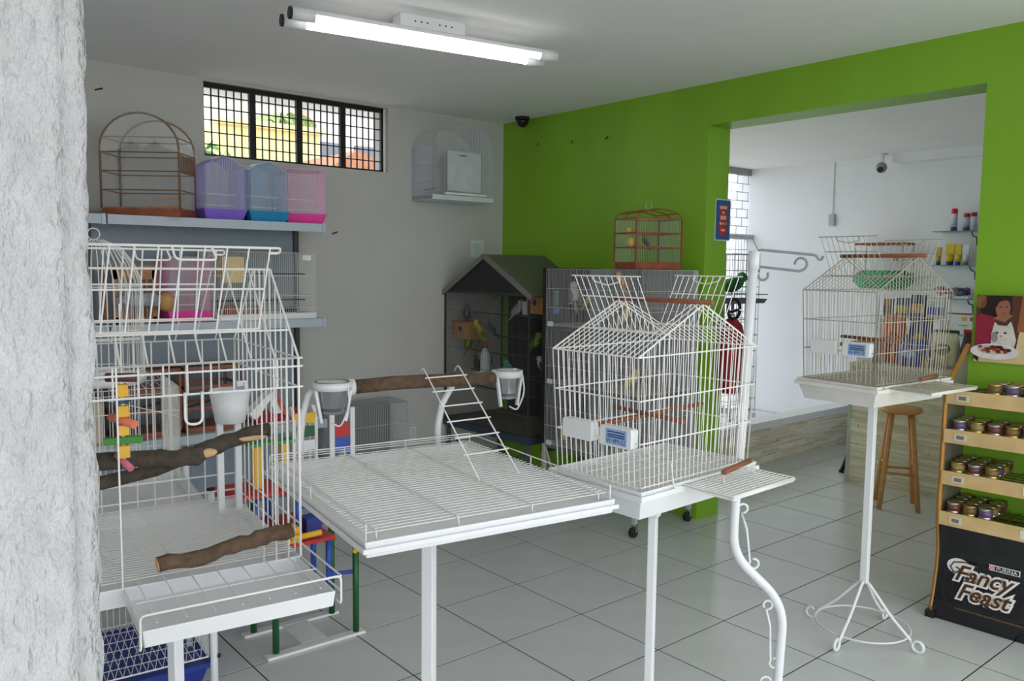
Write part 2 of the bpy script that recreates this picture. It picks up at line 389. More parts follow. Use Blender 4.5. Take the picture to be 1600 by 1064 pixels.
# ================================================================== gondola shelving on the white wall
su = thing('gondola_shelf', 'blue grey metal shelving unit with three shelves against the white wall', 'shelving', (0, 0, 0))
MB().box(-2.6, -.19, 1.575, 1.598, .05, 1.80).o('back_panel', panelm, su)
MB().box(-2.6, -.19, 1.30, 1.575, 0, .12).o('plinth', panelm, su)
for x in (-.20, -1.43, -2.6): MB().box(x - .015, x + .015, 1.55, 1.58, 0, 1.84).o('upright', M('dark_upright', (60, 66, 72), .5), su)
for z in (1.815, 1.235, .60):
    for a, b in ((-1.415, -.18), (-2.6, -1.425)):
        s_ = MB().box(a, b, 1.20, 1.57, z - .028, z).o('shelf_board', shelfm, su, bev=.003)
        MB().box(a, b, 1.195, 1.203, z - .05, z).o('front_edge', shelfm, s_)
        MB().box(b - .02, b, 1.19, 1.21, z - .053, z + .003).o('end_cap', shelfm, s_)
# ---- items on the top shelf
ZS = 1.816
arcw = M('aged_wood', (122, 92, 66), .6, var=.2, scale=30)
wc = thing('arched_cage', 'arched wooden bird cage with a plastic wrapped dome on the top shelf', 'bird cage', (-1.156, 1.362, ZS), -.66)
W_, D_ = .208, .12
MB().box(-W_, W_, -D_, D_, 0, .045).o('base', woodr, wc)
MB().box(-W_ + .01, W_ - .01, -D_ + .01, D_ - .01, .045, .05).o('floor_board', woodb, wc)
def archpath(w_, y, h, r_): return [(-w_, y, .04), (-w_, y, h)] + [(-w_ * math.cos(PI * k / 14), y, h + r_ * math.sin(PI * k / 14)) for k in range(1, 14)] + [(w_, y, h), (w_, y, .04)]
for y in (-D_, D_): MB().tube(archpath(W_, y, .36, .185), .006, 6).o('arch_frame', arcw, wc, True)
mb = MB()
for y in (-D_, D_):
    for i in range(1, 40):
        x = -W_ + 2 * W_ * i / 40; z = .36 + .185 * math.sqrt(max(0, 1 - (x / W_) ** 2)); mb.bar((x, y, .04), (x, y, z), .0008, 3, False)
for s_ in (-1, 1):
    for i in range(1, 18): y = -D_ + 2 * D_ * i / 18; mb.bar((s_ * W_, y, .04), (s_ * W_, y, .36), .0008, 3, False)
mb.o('wire_bars', gwire, wc)
for z in (.14, .24, .34, .42):
    ww = W_ if z <= .36 else W_ * math.cos(math.asin((z - .36) / .185))
    for y in (-D_, D_): MB().bar((-ww, y, z), (ww, y, z), .0035, 5).o('cross_bar', arcw, wc)
    for s_ in (-1, 1): MB().bar((s_ * ww, -D_, z), (s_ * ww, D_, z), .0035, 5).o('cross_bar', arcw, wc)
for i in range(9): y = -D_ + .012 + (2 * D_ - .024) * i / 8; MB().box(W_ - .003, W_ + .003, y - .004, y + .004, .24, .33).o('slat', arcw, wc)
MB().box(.02, .19, -.01, .004, .10, .112).o('perch', oak, wc); MB().box(.0, .19, -.06, -.045, .052, .064).o('perch', oak, wc)
mb = MB(); vs = []
for k in range(17):
    a = PI * k / 16
    for y in (-D_ - .006, D_ + .006): vs.append((-(W_ + .006) * math.cos(a), y, .34 + (.195 + .02) * math.sin(a)))
mb.add(vs, [(2 * k, 2 * k + 1, 2 * k + 3, 2 * k + 2) for k in range(16)])
mb.add([((W_ + .003) * x, -D_ - .006, .34 + .21 * z) for x, z in ((-1, 0), (-.92, .39), (-.7, .71), (-.38, .92), (0, 1), (.38, .92), (.7, .71), (.92, .39), (1, 0), (.6, .12), (.4, .3), (.1, .1), (-.2, .28), (-.5, .05))], [tuple(range(14))])
mb.o('plastic_wrap', film('dome_wrap', (236, 236, 230), .26), wc, True)
wcb = copy_tree(wc); wcb.location = (-1.74, 1.36, ZS); tag(wcb, 'second arched wooden cage on the top shelf, mostly hidden by the rough pier', 'bird cage')
def small_cage(label, loc, rz, tray, wirec, grp=None, w_=.115, d_=.11, h=.26, round_top=True, name='wrapped_cage'):
    t = thing(name, label, 'bird cage', loc, rz, grp)
    MB().pan(w_ * 2 + .02, d_ * 2 + .02, 0, .06, .004, .02).o('tray', tray, t)
    mb = MB(); top = lambda x: h + (.055 * max(0, math.cos(x / w_ * PI / 2)) ** 1.3 if round_top else 0)
    N = 18
    for y in (-d_, d_):
        for i in range(N + 1): x = -w_ + 2 * w_ * i / N; mb.bar((x, y, .05), (x, y, top(x)), .0016, 3, False)
        for z in (.06, .16): mb.bar((-w_, y, z), (w_, y, z), .0014, 4, False)
        mb.tube([(-w_ + 2 * w_ * i / 12, y, top(-w_ + 2 * w_ * i / 12)) for i in range(13)], .0018, 4)
    for s_ in (-1, 1):
        for i in range(N + 1): y = -d_ + 2 * d_ * i / N; mb.bar((s_ * w_, y, .05), (s_ * w_, y, h), .0016, 3, False)
    for i in range(N + 1): y = -d_ + 2 * d_ * i / N; mb.tube([(-w_ + 2 * w_ * k / 8, y, top(-w_ + 2 * w_ * k / 8)) for k in range(9)], .0016, 3, cap=False)
    mb.o('wire_bars', wirec, t)
    MB().bar((-w_, -.02, .15), (w_, .02, .15), .004, 6).o('perch', plast, t); MB().bar((-w_, .03, .09), (w_, .05, .09), .004, 6).o('perch', plast, t)
    mb = MB(); rnd = random.Random(int(loc[0] * 100)); P = []
    for i in range(13): x = -w_ * 1.05 + 2.1 * w_ * i / 12; P.append((x, top(max(-w_, min(w_, x))) + .004 + rnd.uniform(0, .008)))
    a = len(P); vs = [(x, y, z) for y in (-d_ - .004, d_ + .004) for x, z in P] + [(-w_ - .005, y, .06) for y in (-d_ - .004, d_ + .004)] + [(w_ + .005, y, .06) for y in (-d_ - .004, d_ + .004)]
    fs = [(i, i + 1, a + i + 1, a + i) for i in range(a - 1)] + [tuple([2 * a] + list(range(a)) + [2 * a + 2]), tuple([2 * a + 1] + list(range(a, 2 * a)) + [2 * a + 3]), (2 * a, 2 * a + 1, a, 0), (a - 1, 2 * a - 1, 2 * a + 3, 2 * a + 2)]
    mb.add(vs, fs); mb.o('plastic_wrap', wrap, t); return t
lil = M('lilac_wire', (150, 140, 214), .4); sky_ = M('sky_wire', (110, 160, 206), .4); pnk = M('pink_wire', (222, 150, 190), .4)
small_cage('small lilac wire cage with a purple tray in clear plastic', (-.775, 1.36, ZS), 0, M('purple_plastic', (132, 98, 206), .35), lil, h=.30)
small_cage('small blue wire cage with a turquoise tray in clear plastic', (-.522, 1.335, ZS), 0, M('turquoise_plastic', (24, 132, 186), .35), sky_, h=.285)
small_cage('small pink wire cage with a bright pink tray on the top shelf', (-.245, 1.37, ZS), -.25, M('hot_pink_plastic', (232, 64, 158), .35), pnk, h=.325, round_top=False)
# ---- second shelf
Z2 = 1.236
small_cage('pink cage with a hot pink tray on the middle shelf', (-.985, 1.36, Z2), 0, M('hot_pink_plastic', (232, 64, 158), .35), M('rose_wire', (206, 110, 150), .4), h=.36, round_top=False)
bx = thing('breeding_cage', 'long white breeding cage with a nest box on the middle shelf', 'bird cage', (-.545, 1.37, Z2))
def wire_box(t, x0, x1, y0, y1, z0, z1, mat, sp, r, cross=(0, .5, 1), n=4, faces='fblrt', names=None):
    nx = max(2, round((x1 - x0) / sp)); ny = max(2, round((y1 - y0) / sp)); H = (0, 0, z1 - z0)
    if 'f' in faces: MB().grid((x0, y0, z0), (x1 - x0, 0, 0), H, nx, cross, r, n).o('front_grille', mat, t)
    if 'b' in faces: MB().grid((x0, y1, z0), (x1 - x0, 0, 0), H, nx, cross, r, n).o('back_grille', mat, t)
    if 'l' in faces: MB().grid((x0, y0, z0), (0, y1 - y0, 0), H, ny, cross, r, n).o('side_grille', mat, t)
    if 'r' in faces: MB().grid((x1, y0, z0), (0, y1 - y0, 0), H, ny, cross, r, n).o('side_grille', mat, t)
    if 't' in faces: MB().grid((x0, y0, z1), (x1 - x0, 0, 0), (0, y1 - y0, 0), nx, (0, .5, 1), r, n).o('top_grille', mat, t)
wire_box(bx, -.30, .32, -.14, .14, .03, .40, wire, .0125, .0011, (0, .1, .3, .62, 1))
MB().pan(.62, .28, 0, .035, .003, 0, (.01, 0)).o('tray', plast, bx)
MB().box(-.26, -.13, -.13, -.02, .22, .37).o('nest_box', M('pale_ply', (226, 200, 140), .6), bx)
for z in (.11, .27): MB().bar((-.29, 0, z), (.31, 0, z), .005, 6).o('perch', black, bx)
MB().box(-.24, -.02, -.10, .02, .035, .08).o('feeder', woodr, bx); MB().box(.12, .2, -.12, -.05, .04, .07).o('feeder', black, bx)
MB().box(.23, .285, -.144, -.141, .355, .385).o('price_tag', plast, bx)
hb = thing('wooden_hutch', 'light wooden slatted bird house on the middle shelf', 'bird house', (-1.27, 1.38, Z2))
for x in (-.10, .10):
    for y in (-.1, .1): MB().box(x - .012, x + .012, y - .012, y + .012, 0, .3).o('post', woodb, hb)
for z in (0, .1, .24): MB().box(-.11, .11, -.112, -.098, z, z + (.035 if z != .24 else .05)).o('rail', woodb, hb)
MB().box(-.125, .125, -.125, .125, .30, .315).o('roof', woodb, hb); MB().box(-.1, .1, -.1, .1, .0, .01).o('floor_board', woodb, hb)
for i in range(7): MB().box(-.09 + i * .03 - .003, -.09 + i * .03 + .003, -.106, -.1, .035, .24).o('slat', oak, hb)
rp_ = thing('rolled_nest', 'grey feathery bundle with a wicker end in front of the wooden bird house', 'nest', (-1.262, 1.215, Z2))
MB().tube([(-.13, 0, .12), (-.05, .0, .135), (.06, 0, .13), (.11, 0, .12)], [.02, .038, .04, .03], 12).o('feather_bundle', M('grey_feather', (150, 152, 158), .9, var=.3, scale=50, bump=.6), rp_, True)
MB().lathe([(.012, -.05), (.04, -.04), (.048, 0), (.038, .035), (.01, .045)], (.13, 0, .12), 16).o('wicker_end', oak, rp_, True)
MB().tube([(0, -.0, 0), (0, 0, .1)], .01, 8).o('stand', oak, rp_)
# ---- third shelf: brown framed cages
Z3 = .601
for k, (x, lb) in enumerate(((-.86, 'dark wire cage with a reddish wooden frame on the lowest shelf, right of its pair'), (-1.22, 'dark wire cage with a reddish wooden frame on the lowest shelf, left of its pair'))):
    t = thing('wood_frame_cage', lb, 'bird cage', (x, 1.38, Z3)); w_, d_, h = .165, .13, .37
    MB().box(-w_, w_, -d_, d_, 0, .03).o('base', woodr, t)
    for sx in (-1, 1):
        for sy in (-1, 1): MB().box(sx * w_ - .006, sx * w_ + .006, sy * d_ - .006, sy * d_ + .006, .03, h).o('post', woodr, t)
    for z in (.14, .26, h):
        for sy in (-1, 1): MB().box(-w_, w_, sy * d_ - .006, sy * d_ + .006, z - .008, z + .008).o('rail', woodr, t)
        for sx in (-1, 1): MB().box(sx * w_ - .006, sx * w_ + .006, -d_, d_, z - .008, z + .008).o('rail', woodr, t)
    wire_box(t, -w_, w_, -d_, d_, .03, h, dwire, .014, .0012, (), 3)
    MB().bar((-w_, 0, .12), (w_, -.05, .2), .005, 6).o('perch', black, t)
tag(MB().prism([(-.11, 0), (.11, 0), (.11, .20), (.07, .25), (-.07, .25), (-.11, .20)], -.1, .1).o('cardboard_box', M('card_tan', (196, 180, 158), .8)), 'tan cardboard carrier on the lowest shelf', 'box').location = (-1.56, 1.38, Z3)
rt = thing('red_tray', 'flat red tray with a white rim on the lowest shelf end', 'tray', (-.42, 1.36, Z3))
MB().pan(.40, .26, 0, .045, .004, .012).o('pan', M('red_plastic', (186, 34, 50), .4), rt); MB().box(-.2, .2, -.134, -.13, 0, .014).o('front_lip', plast, rt)

# ================================================================== clear acrylic cage on the white wall
ac = thing('acrylic_cage', 'clear acrylic arched cage hung on the white wall above the aviary', 'bird cage', (.985, 1.595, 2.03))
acw = film('acrylic_sheet', (206, 214, 236), .25); aw, ad = .27, .26
prof = [(-aw, 0), (-aw, .36)] + [(-aw * math.cos(PI * k / 12), .36 + .17 * math.sin(PI * k / 12)) for k in range(1, 12)] + [(aw, .36), (aw, 0)]
mb = MB(); n_ = len(prof)
mb.add([(x, y, z) for y in (-ad, 0) for x, z in prof], [(i, i + 1, n_ + i + 1, n_ + i) for i in range(n_ - 1)]); mb.o('shell', acw, ac, True)
mb = MB(); mb.add([(x, -ad, z) for x, z in prof], [tuple(range(n_))]); mb.o('front_sheet', film('acrylic_front', (222, 228, 236), .10), ac)
mb = MB()
for i in range(1, 22): x = -aw + 2 * aw * i / 22; mb.bar((x, -ad, .05), (x, -ad, .36 + .17 * math.sqrt(max(0, 1 - (x / aw) ** 2))), .0014, 4, False)
for i in range(0, 10): y = -ad * i / 10; mb.bar((-aw, y, .05), (-aw, y, .36), .0014, 4, False)
for z in (.12, .24, .36): mb.bar((-aw, -ad, z), (-aw, 0, z), .002, 4, False)
mb.o('wire_bars', M('pale_blue_wire', (186, 192, 214), .4), ac)
MB().box(-aw, aw, -ad, 0, 0, .035).o('base', M('pale_base', (214, 222, 228), .3), ac, bev=.004)
MB().box(-.12, .17, -ad + .03, -ad + .036, .07, .35).o('white_board', M('board_white', (206, 212, 212), .5), ac)
MB().box(-.02, .04, -ad + .026, -ad + .03, .318, .326).o('slot', black, ac)
MB().box(-.16, .20, -ad - .006, -ad + .02, .04, .055).o('ledge', plast, ac); MB().bar((-.2, -.2, .08), (-.2, -.05, .08), .006, 6).o('perch', oak, ac)
# wire cage on the floor by the wall
wc2 = thing('folded_cage', 'grey wire cage standing against the white wall behind the play table', 'cage', (.22, 1.42, 0))
wire_box(wc2, -.27, .27, -.12, .12, .06, .635, gwire, .014, .0014, (0, .25, .5, .75, 1))
MB().pan(.56, .26, 0, .06, .004, .01).o('tray', M('grey_tray', (120, 124, 128), .5), wc2)
MB().box(-.26, .26, .1, .106, .06, .62).o('back_board', M('grey_board', (122, 122, 122), .7), wc2)

# ================================================================== birds
def bird(label, loc, rz, body, wing, scale=1.0, pitch=.9, belly=None, cat='bird', group=None, name='budgie'):
    t = thing(name, label, cat, loc, rz, group); t.scale = (scale,) * 3
    R_ = Matrix.Rotation(-pitch, 3, 'Y')
    mb = MB(); mb.ball((0, 0, .052), (.048, .026, .028), 12, 8, R_); h = V((0, 0, .052)) + R_ @ V((.046, 0, .012)); mb.ball(h, (.021, .019, .021), 10, 7)
    mb.o('body', M('feather_%d_%d_%d' % body, body, .8, var=.2, scale=60), t, True)
    wm = M('wing_%d_%d_%d' % wing, wing, .8, var=.35, scale=90)
    for s_ in (-1, 1):
        mb = MB(); mb.ball(V((0, 0, .052)) + R_ @ V((-.02, s_ * .020, .006)), (.046, .009, .02), 10, 6, R_); mb.o('wing', wm, t, True)
    a = V((0, 0, .052)) + R_ @ V((-.038, 0, 0)); b = a + R_ @ V((-.085, 0, .004)); mb = MB(); mb.tube([a, (a + b) / 2, b], [.012, .009, .003], 6); mb.o('tail', wm, t, True)
    mb = MB(); mb.tube([h + V((.017, 0, 0)), h + V((.026, 0, -.004)), h + V((.027, 0, -.012))], [.007, .005, .001], 6); mb.o('beak', M('beak_horn', (206, 180, 130), .5), t, True)
    for s_ in (-1, 1):
        MB().ball(h + V((.010, s_ * .0165, .004)), .003, 6, 5).o('eye', black, t, True)
        MB().bar((.0, s_ * .008, .03), (.004, s_ * .008, .0), .002, 4).o('leg', M('bird_leg', (150, 120, 110), .6), t)
    return t
LIME, YEL, GREY, WHT, DKG, TEAL = (120, 200, 50), (226, 206, 50), (130, 132, 134), (214, 216, 220), (70, 74, 66), (70, 190, 176)

# ================================================================== house shaped aviary in the corner
meshw = M('dull_mesh_wire', (104, 104, 100), .6, .2)
av = thing('house_aviary', 'dark mesh aviary with a grey green pitched roof in the corner', 'aviary', (1.0, 1.105, 0))
HY = .475; DX = .545; zb, ze, zr = .43, 1.38, 1.64
frm = M('dark_green_frame', (52, 58, 50), .6); lath = M('grey_lath', (120, 122, 118), .6)
for x in (0, DX):
    for y in (-HY, HY): MB().box(x - .005, x + .005, y - .005, y + .005, zb, ze).o('post', frm, av)
for z in (zb, ze):
    for x in (0, DX): MB().box(x - .008, x + .008, -HY, HY, z - .008, z + .008).o('rail', frm, av)
    for y in (-HY, HY): MB().box(0, DX, y - .008, y + .008, z - .008, z + .008).o('rail', frm, av)
mb = MB().grid((0, -HY, zb), (0, 2 * HY, 0), (0, 0, ze - zb), 80, [i / 7 for i in range(8)], .0012, 3); mb.o('front_mesh', meshw, av)
mb = MB().grid((0, -HY, zb), (DX, 0, 0), (0, 0, ze - zb), 46, [i / 7 for i in range(8)], .0012, 3); mb.o('side_mesh', meshw, av)
MB().prism([(-HY, ze), (HY, ze), (0, zr)], -.004, .004, 'x').o('gable_panel', black, av)
MB().prism([(-HY, ze), (HY, ze), (0, zr)], DX - .004, DX + .004, 'x').o('gable_panel', black, av)
roofm = M('grey_green_roof', (94, 100, 78), .7, var=.06)
for s_ in (-1, 1):
    mb = MB(); a, b = V((0, s_ * (HY + .03), ze - .016)), V((0, 0, zr)); e = V((DX + .01, 0, 0)); n_ = V((0, s_ * .26, .475)).normalized() * .012; f_ = V((-.006, 0, 0))
    mb.add([a + f_, b + f_, b + e, a + e, a + f_ + n_, b + f_ + n_, b + e + n_, a + e + n_], [(0, 1, 2, 3), (7, 6, 5, 4), (0, 4, 5, 1), (1, 5, 6, 2), (2, 6, 7, 3), (3, 7, 4, 0)]); mb.o('roof_panel', roofm, av)
    mb = MB(); mb.beam(a + V((-.012, 0, .0)), b + V((-.012, 0, .0)), .012, .034, (0, 0, 1)); mb.o('barge_board', lath, av)
MB().box(DX - .006, DX + .004, -HY, .39, zb, ze).o('back_panel', black, av)
MB().box(-.01, DX, -HY - .01, HY + .01, zb - .055, zb - .008).o('tray', M('slate_blue_tray', (52, 62, 84), .5), av)
MB().box(0, DX, -HY, HY, zb - .01, zb + .004).o('seed_litter', M('seed_litter', (96, 86, 70), .95, var=.3, scale=80), av)
for z, y0, y1 in ((1.22, -.47, .47), (1.06, -.47, .2), (.93, -.1, .47), (.78, -.47, .47), (.66, -.3, .47)): MB().bar((.2, y0, z), (.24, y1, z), .006, 6).o('perch', frm, av)
legm = M('grey_leg', (84, 84, 82), .6)
for x in (.02, DX - .02):
    for y in (-HY + .02, HY - .02): MB().box(x - .012, x + .012, y - .012, y + .012, 0, zb - .055).o('leg', legm, av)
MB().beam((.02, -HY + .02, .3), (.02, HY - .02, .06), .01, .016).o('brace', legm, av); MB().beam((.02, HY - .02, .3), (.02, -HY + .02, .06), .01, .016).o('brace', legm, av)
for y, z, x, lb in ((1.46, 1.03, 1.12, 'wooden nest box on the wall side of the aviary'), (.70, 1.25, 1.18, 'wooden nest box under the right eave of the aviary')):
    t = thing('nest_box', lb, 'nest box', (x, y, z)); MB().box(-.07, .07, -.08, .08, 0, .12).o('box', oak, t); MB().box(-.078, .078, -.088, .088, .12, .13).o('lid', woodb, t)
    MB().tube([(-.071, 0, .075), (-.069, 0, .075)], .02, 14).o('entrance', black, t)
wbm = thing('water_bottle', 'upside white water bottle with a red cap inside the aviary', 'bottle', (1.06, 1.17, .80))
MB().lathe([(.034, 0), (.036, .01), (.036, .13), (.03, .155), (.014, .17), (.014, .185)], n=18).o('body', M('milky_plastic', (206, 222, 220), .3), wbm, True)
MB().lathe([(.018, .183), (.018, .215), (.01, .222)], n=14).o('cap', red, wbm, True)
tag(MB().box(1.13, 1.134, .79, .85, 1.24, 1.33).o('paper_card', M('white_card', (222, 222, 220), .7)), 'white paper card hung beside the aviary nest box', 'card')
B = [('lime green budgie perched under the aviary roof', (1.16, 1.13, 1.35), PI * .5 + PI, LIME, (90, 150, 50)),
     ('pale white budgie beside the paper card in the aviary', (1.22, 1.00, 1.22), -1.2, WHT, (170, 176, 184)),
     ('bright yellow budgie beside the left nest box', (1.12, 1.34, 1.06), 1.6, YEL, (150, 150, 60)),
     ('grey budgie with a long tail beside the yellow one', (1.2, 1.30, 1.075), 2.3, (120, 112, 110), DKG),
     ('yellow green budgie on the left aviary perch', (1.2, 1.545, .935), .4, (176, 206, 40), (110, 130, 50)),
     ('small green budgie next to the yellow green one', (1.24, 1.42, .935), -.6, (140, 170, 50), (90, 110, 50)),
     ('dark green budgie clinging low in the aviary', (1.16, 1.40, .79), 1.3, DKG, (50, 54, 48)),
     ('white faced budgie behind the dark green one', (1.22, 1.36, .85), 1.8, WHT, GREY),
     ('turquoise budgie on the low aviary perch', (1.22, 1.10, .785), 2.0, TEAL, (120, 130, 140)),
     ('olive budgie near the right side of the aviary', (1.22, .80, 1.0), -1.5, (150, 180, 50), (96, 110, 50)),
     ('grey budgie sitting on top of the left nest box', (1.14, 1.50, 1.172), .9, (130, 136, 130), DKG),
     ('white budgie low at the right side of the aviary', (1.22, .74, .84), 1.9, WHT, (90, 94, 100))]
for lb, loc, rz, b_, w_ in B: bird(lb, loc, rz, b_, w_, group='budgies in the house aviary')

# ================================================================== stacked breeding cages on a caster stand
rk = thing('cage_rack', 'rack of stacked grey wire breeding cages on a caster stand by the green wall', 'cage rack', (1.0, .065, 0))
RY, RX = .395, .50
tiers = [(.42, .80), (.82, 1.17), (1.19, 1.555)]
for (z0, z1) in tiers:
    t = MB(); t.grid((0, -RY, z0), (0, 2 * RY, 0), (0, 0, z1 - z0), 62, (.02, .33, .66, 1), .0011, 4); t.o('front_grille', gwire, rk)
    t = MB(); t.grid((0, -RY, z0), (RX, 0, 0), (0, 0, z1 - z0), 40, (.02, .33, .66, 1), .0011, 4); t.o('end_grille', gwire, rk)
    t = MB(); t.grid((RX, -RY, z0), (0, 2 * RY, 0), (0, 0, z1 - z0), 30, (.02, .33, .66, 1), .0011, 4); t.o('back_grille', gwire, rk)
    MB().box(-.004, RX, -RY - .004, RY + .004, z0 - .02, z0 + .004).o('tray', M('zinc_tray', (120, 126, 130), .5, .4), rk)
    MB().box(.005, RX - .01, -RY + .005, RY - .005, z0 + .004, z0 + .012).o('tray_paper', M('tray_litter', (170, 160, 130), .9, var=.15), rk)
    MB().box(.0, RX, -.003, .003, z0, z1).o('divider', M('zinc_mesh_panel', (110, 116, 118), .5, .4), rk)
    MB().bar((.2, -RY, z0 + .14), (.2, RY, z0 + .14), .006, 6).o('perch', oak, rk)
    MB().box(-.007, -.003, RY - .07, RY - .02, z0 + .0, z0 + .03).o('price_tag', plast, rk)
MB().grid((0, -RY, 1.555), (0, 2 * RY, 0), (RX, 0, 0), 62, (0, .5, 1), .0011, 4).o('top_grille', gwire, rk)
MB().box(-.006, RX, RY, RY + .03, .36, 1.56).o('side_panel', black, rk)
MB().box(RX - .02, RX - .005, -RY, RY, .42, 1.55).o('back_panel', M('rack_grey_panel', (128, 130, 126), .7), rk)
for x in (.0, RX):
    for y in (-RY, RY):
        MB().box(x - .012, x + .012, y - .012, y + .012, .075, 1.556 if x else .42).o('post', gwire, rk)
        k = MB().tube([(x - .01, y - .012, .03), (x - .01, y + .012, .03)], .03, 14).o('caster', rubber, rk, True)
        MB().box(x - .008, x + .012, y - .016, y + .016, .03, .08).o('caster_fork', steel, k)
MB().beam((0, RY, .42), (0, RY - .12, .15), .01, .012).o('brace', gwire, rk)
bluep = M('feeder_blue', (40, 120, 190), .3)
for y, z, lb in ((.40, 1.27, 'blue and clear seed feeder on the top tier of the cage rack'), (.30, .47, 'yellow seed cup on the bottom tier of the cage rack'), (.02, .46, 'blue water cup on the bottom tier of the cage rack')):
    t = thing('seed_feeder', lb, 'feeder', (1.03, y, z)); mm = bluep if 'blue' in lb else yellow
    MB().lathe([(.018, 0), (.02, .03)], n=12).o('cup', mm, t, True)
    if 'seed feeder' in lb:
        MB().lathe([(.012, .03), (.014, .10), (.014, .13)], n=12).o('tube', glass, t, True); MB().lathe([(.016, .13), (.016, .145)], n=12).o('cap', mm, t, True)
for lb, loc, rz, b_, w_, nm, sc_ in (('white grey cockatiel on the top tier of the cage rack', (1.16, .37, 1.325), 1.0, (206, 204, 196), GREY, 'cockatiel', 1.3),
        ('yellow canary beside the cockatiel in the cage rack', (1.2, .255, 1.33), -1.2, (226, 196, 70), (200, 170, 70), 'canary', .9),
        ('yellow canary high in the cage rack', (1.2, .115, 1.44), -1.4, (232, 206, 70), (206, 186, 80), 'canary', .9),
        ('peach coloured canary high in the cage rack', (1.2, .01, 1.44), 1.4, (226, 170, 110), (200, 150, 100), 'canary', .9),
        ('pale yellow canary low on the top tier of the cage rack', (1.2, -.03, 1.22), -1.4, (222, 208, 110), (200, 190, 120), 'canary', .9),
        ('bright yellow canary on the middle tier of the cage rack', (1.2, -.11, .84), -1.2, (236, 204, 40), (214, 190, 60), 'canary', 1.0)):
    bird(lb, loc, rz, b_, w_, sc_, name=nm)
# wooden cage standing on the rack
mc = thing('brown_wood_cage', 'small brown wooden cage with a curved roof on top of the cage rack', 'bird cage', (1.27, -.144, 1.558), -.27)
cw, cd, ch = .16, .12, .30
MB().box(-cw, cw, -cd, cd, 0, .045).o('base', woodr, mc, bev=.004)
for sx in (-1, 1):
    for sy in (-1, 1): MB().box(sx * cw - .004, sx * cw + .004, sy * cd - .004, sy * cd + .004, .045, ch).o('post', woodr, mc)
for z in (.13, .215, ch):
    for sy in (-1, 1): MB().box(-cw, cw, sy * cd - .004, sy * cd + .004, z - .004, z + .004).o('rail', woodr, mc)
    for sx in (-1, 1): MB().box(sx * cw - .004, sx * cw + .004, -cd, cd, z - .004, z + .004).o('rail', woodr, mc)
for y in (-cd, 0, cd):
    MB().tube([(-cw * math.cos(PI * k / 10), y, ch + .055 * math.sin(PI * k / 10)) for k in range(11)], .004, 5).o('roof_arch', woodr, mc, True)
for k in (2, 5, 8): a = PI * k / 10; MB().box(-cw * math.cos(a) - .006, -cw * math.cos(a) + .006, -cd, cd, ch + .055 * math.sin(a) - .003, ch + .055 * math.sin(a) + .003).o('roof_slat', woodr, mc)
mb = MB()
for sy in (-1, 1): mb.grid((-cw, sy * cd, .045), (2 * cw, 0, 0), (0, 0, ch - .045), 26, (), .0006, 3)
for sx in (-1, 1): mb.grid((sx * cw, -cd, .045), (0, 2 * cd, 0), (0, 0, ch - .045), 20, (), .0006, 3)
mb.o('wire_bars', gwire, mc)
MB().tube([(0, 0, ch + .05)] + arc((0, 0, ch + .085), .022, -PI / 2 + .3, 1.5 * PI - .3, 12) + [(0, 0, ch + .05)], .0018, 5).o('hanging_hook', gwire, mc, True)
MB().box(-.02, .12, -.01, .0, .214, .226).o('perch', woodr, mc); MB().box(-.1, .1, -.005, .005, .128, .14).o('perch', woodb, mc)
MB().lathe([(.012, 0), (.022, .02), (.018, .05), (.006, .055)], (-.09, .05, .135), 14).o('yellow_cup', yellow, mc, True)
MB().lathe([(.008, 0), (.016, .012), (.012, .03)], (-.1, .06, .22), 12).o('yellow_dish', yellow, mc, True)
bird('small brown finch inside the brown wooden cage', (1.26, -.13, 1.70), 2.2, (120, 90, 60), (60, 50, 44), .6, 1.1, name='finch')

# ================================================================== scroll-foot stands
def scroll_stand(label, loc, h, rz=0, sq=.030, sleeve=False, foot=.25):
    t = thing('scroll_stand', label, 'stand', loc, rz)
    MB().box(-sq / 2, sq / 2, -sq / 2, sq / 2, .235, h).o('pole', metalw, t, bev=.003)
    if sleeve: MB().box(-sq / 2 - .007, sq / 2 + .007, -sq / 2 - .007, sq / 2 + .007, h - .075, h).o('sleeve', metalw, t, bev=.003)
    for k in range(4):
        a = k * PI / 2 + .0; mt = Matrix.Rotation(a, 3, 'Z')
        pts = [(.0, 0, .25), (.03, 0, .225), (.12, 0, .12), (.2, 0, .05)] + arc((foot - .018, 0, .030), .022, PI * .9, -PI * 1.15, 16)
        MB().tube([mt @ V(p) for p in fillet(pts[:4], .03, 3) + pts[4:]], .007, 7).o('scroll_leg', metalw, t, True)
    MB().tube(arc((0, 0, .052), .19, 0, 2 * PI, 40, 'xy')[:-1], .004, 6, True).o('brace_ring', metalw, t, True)
    return t

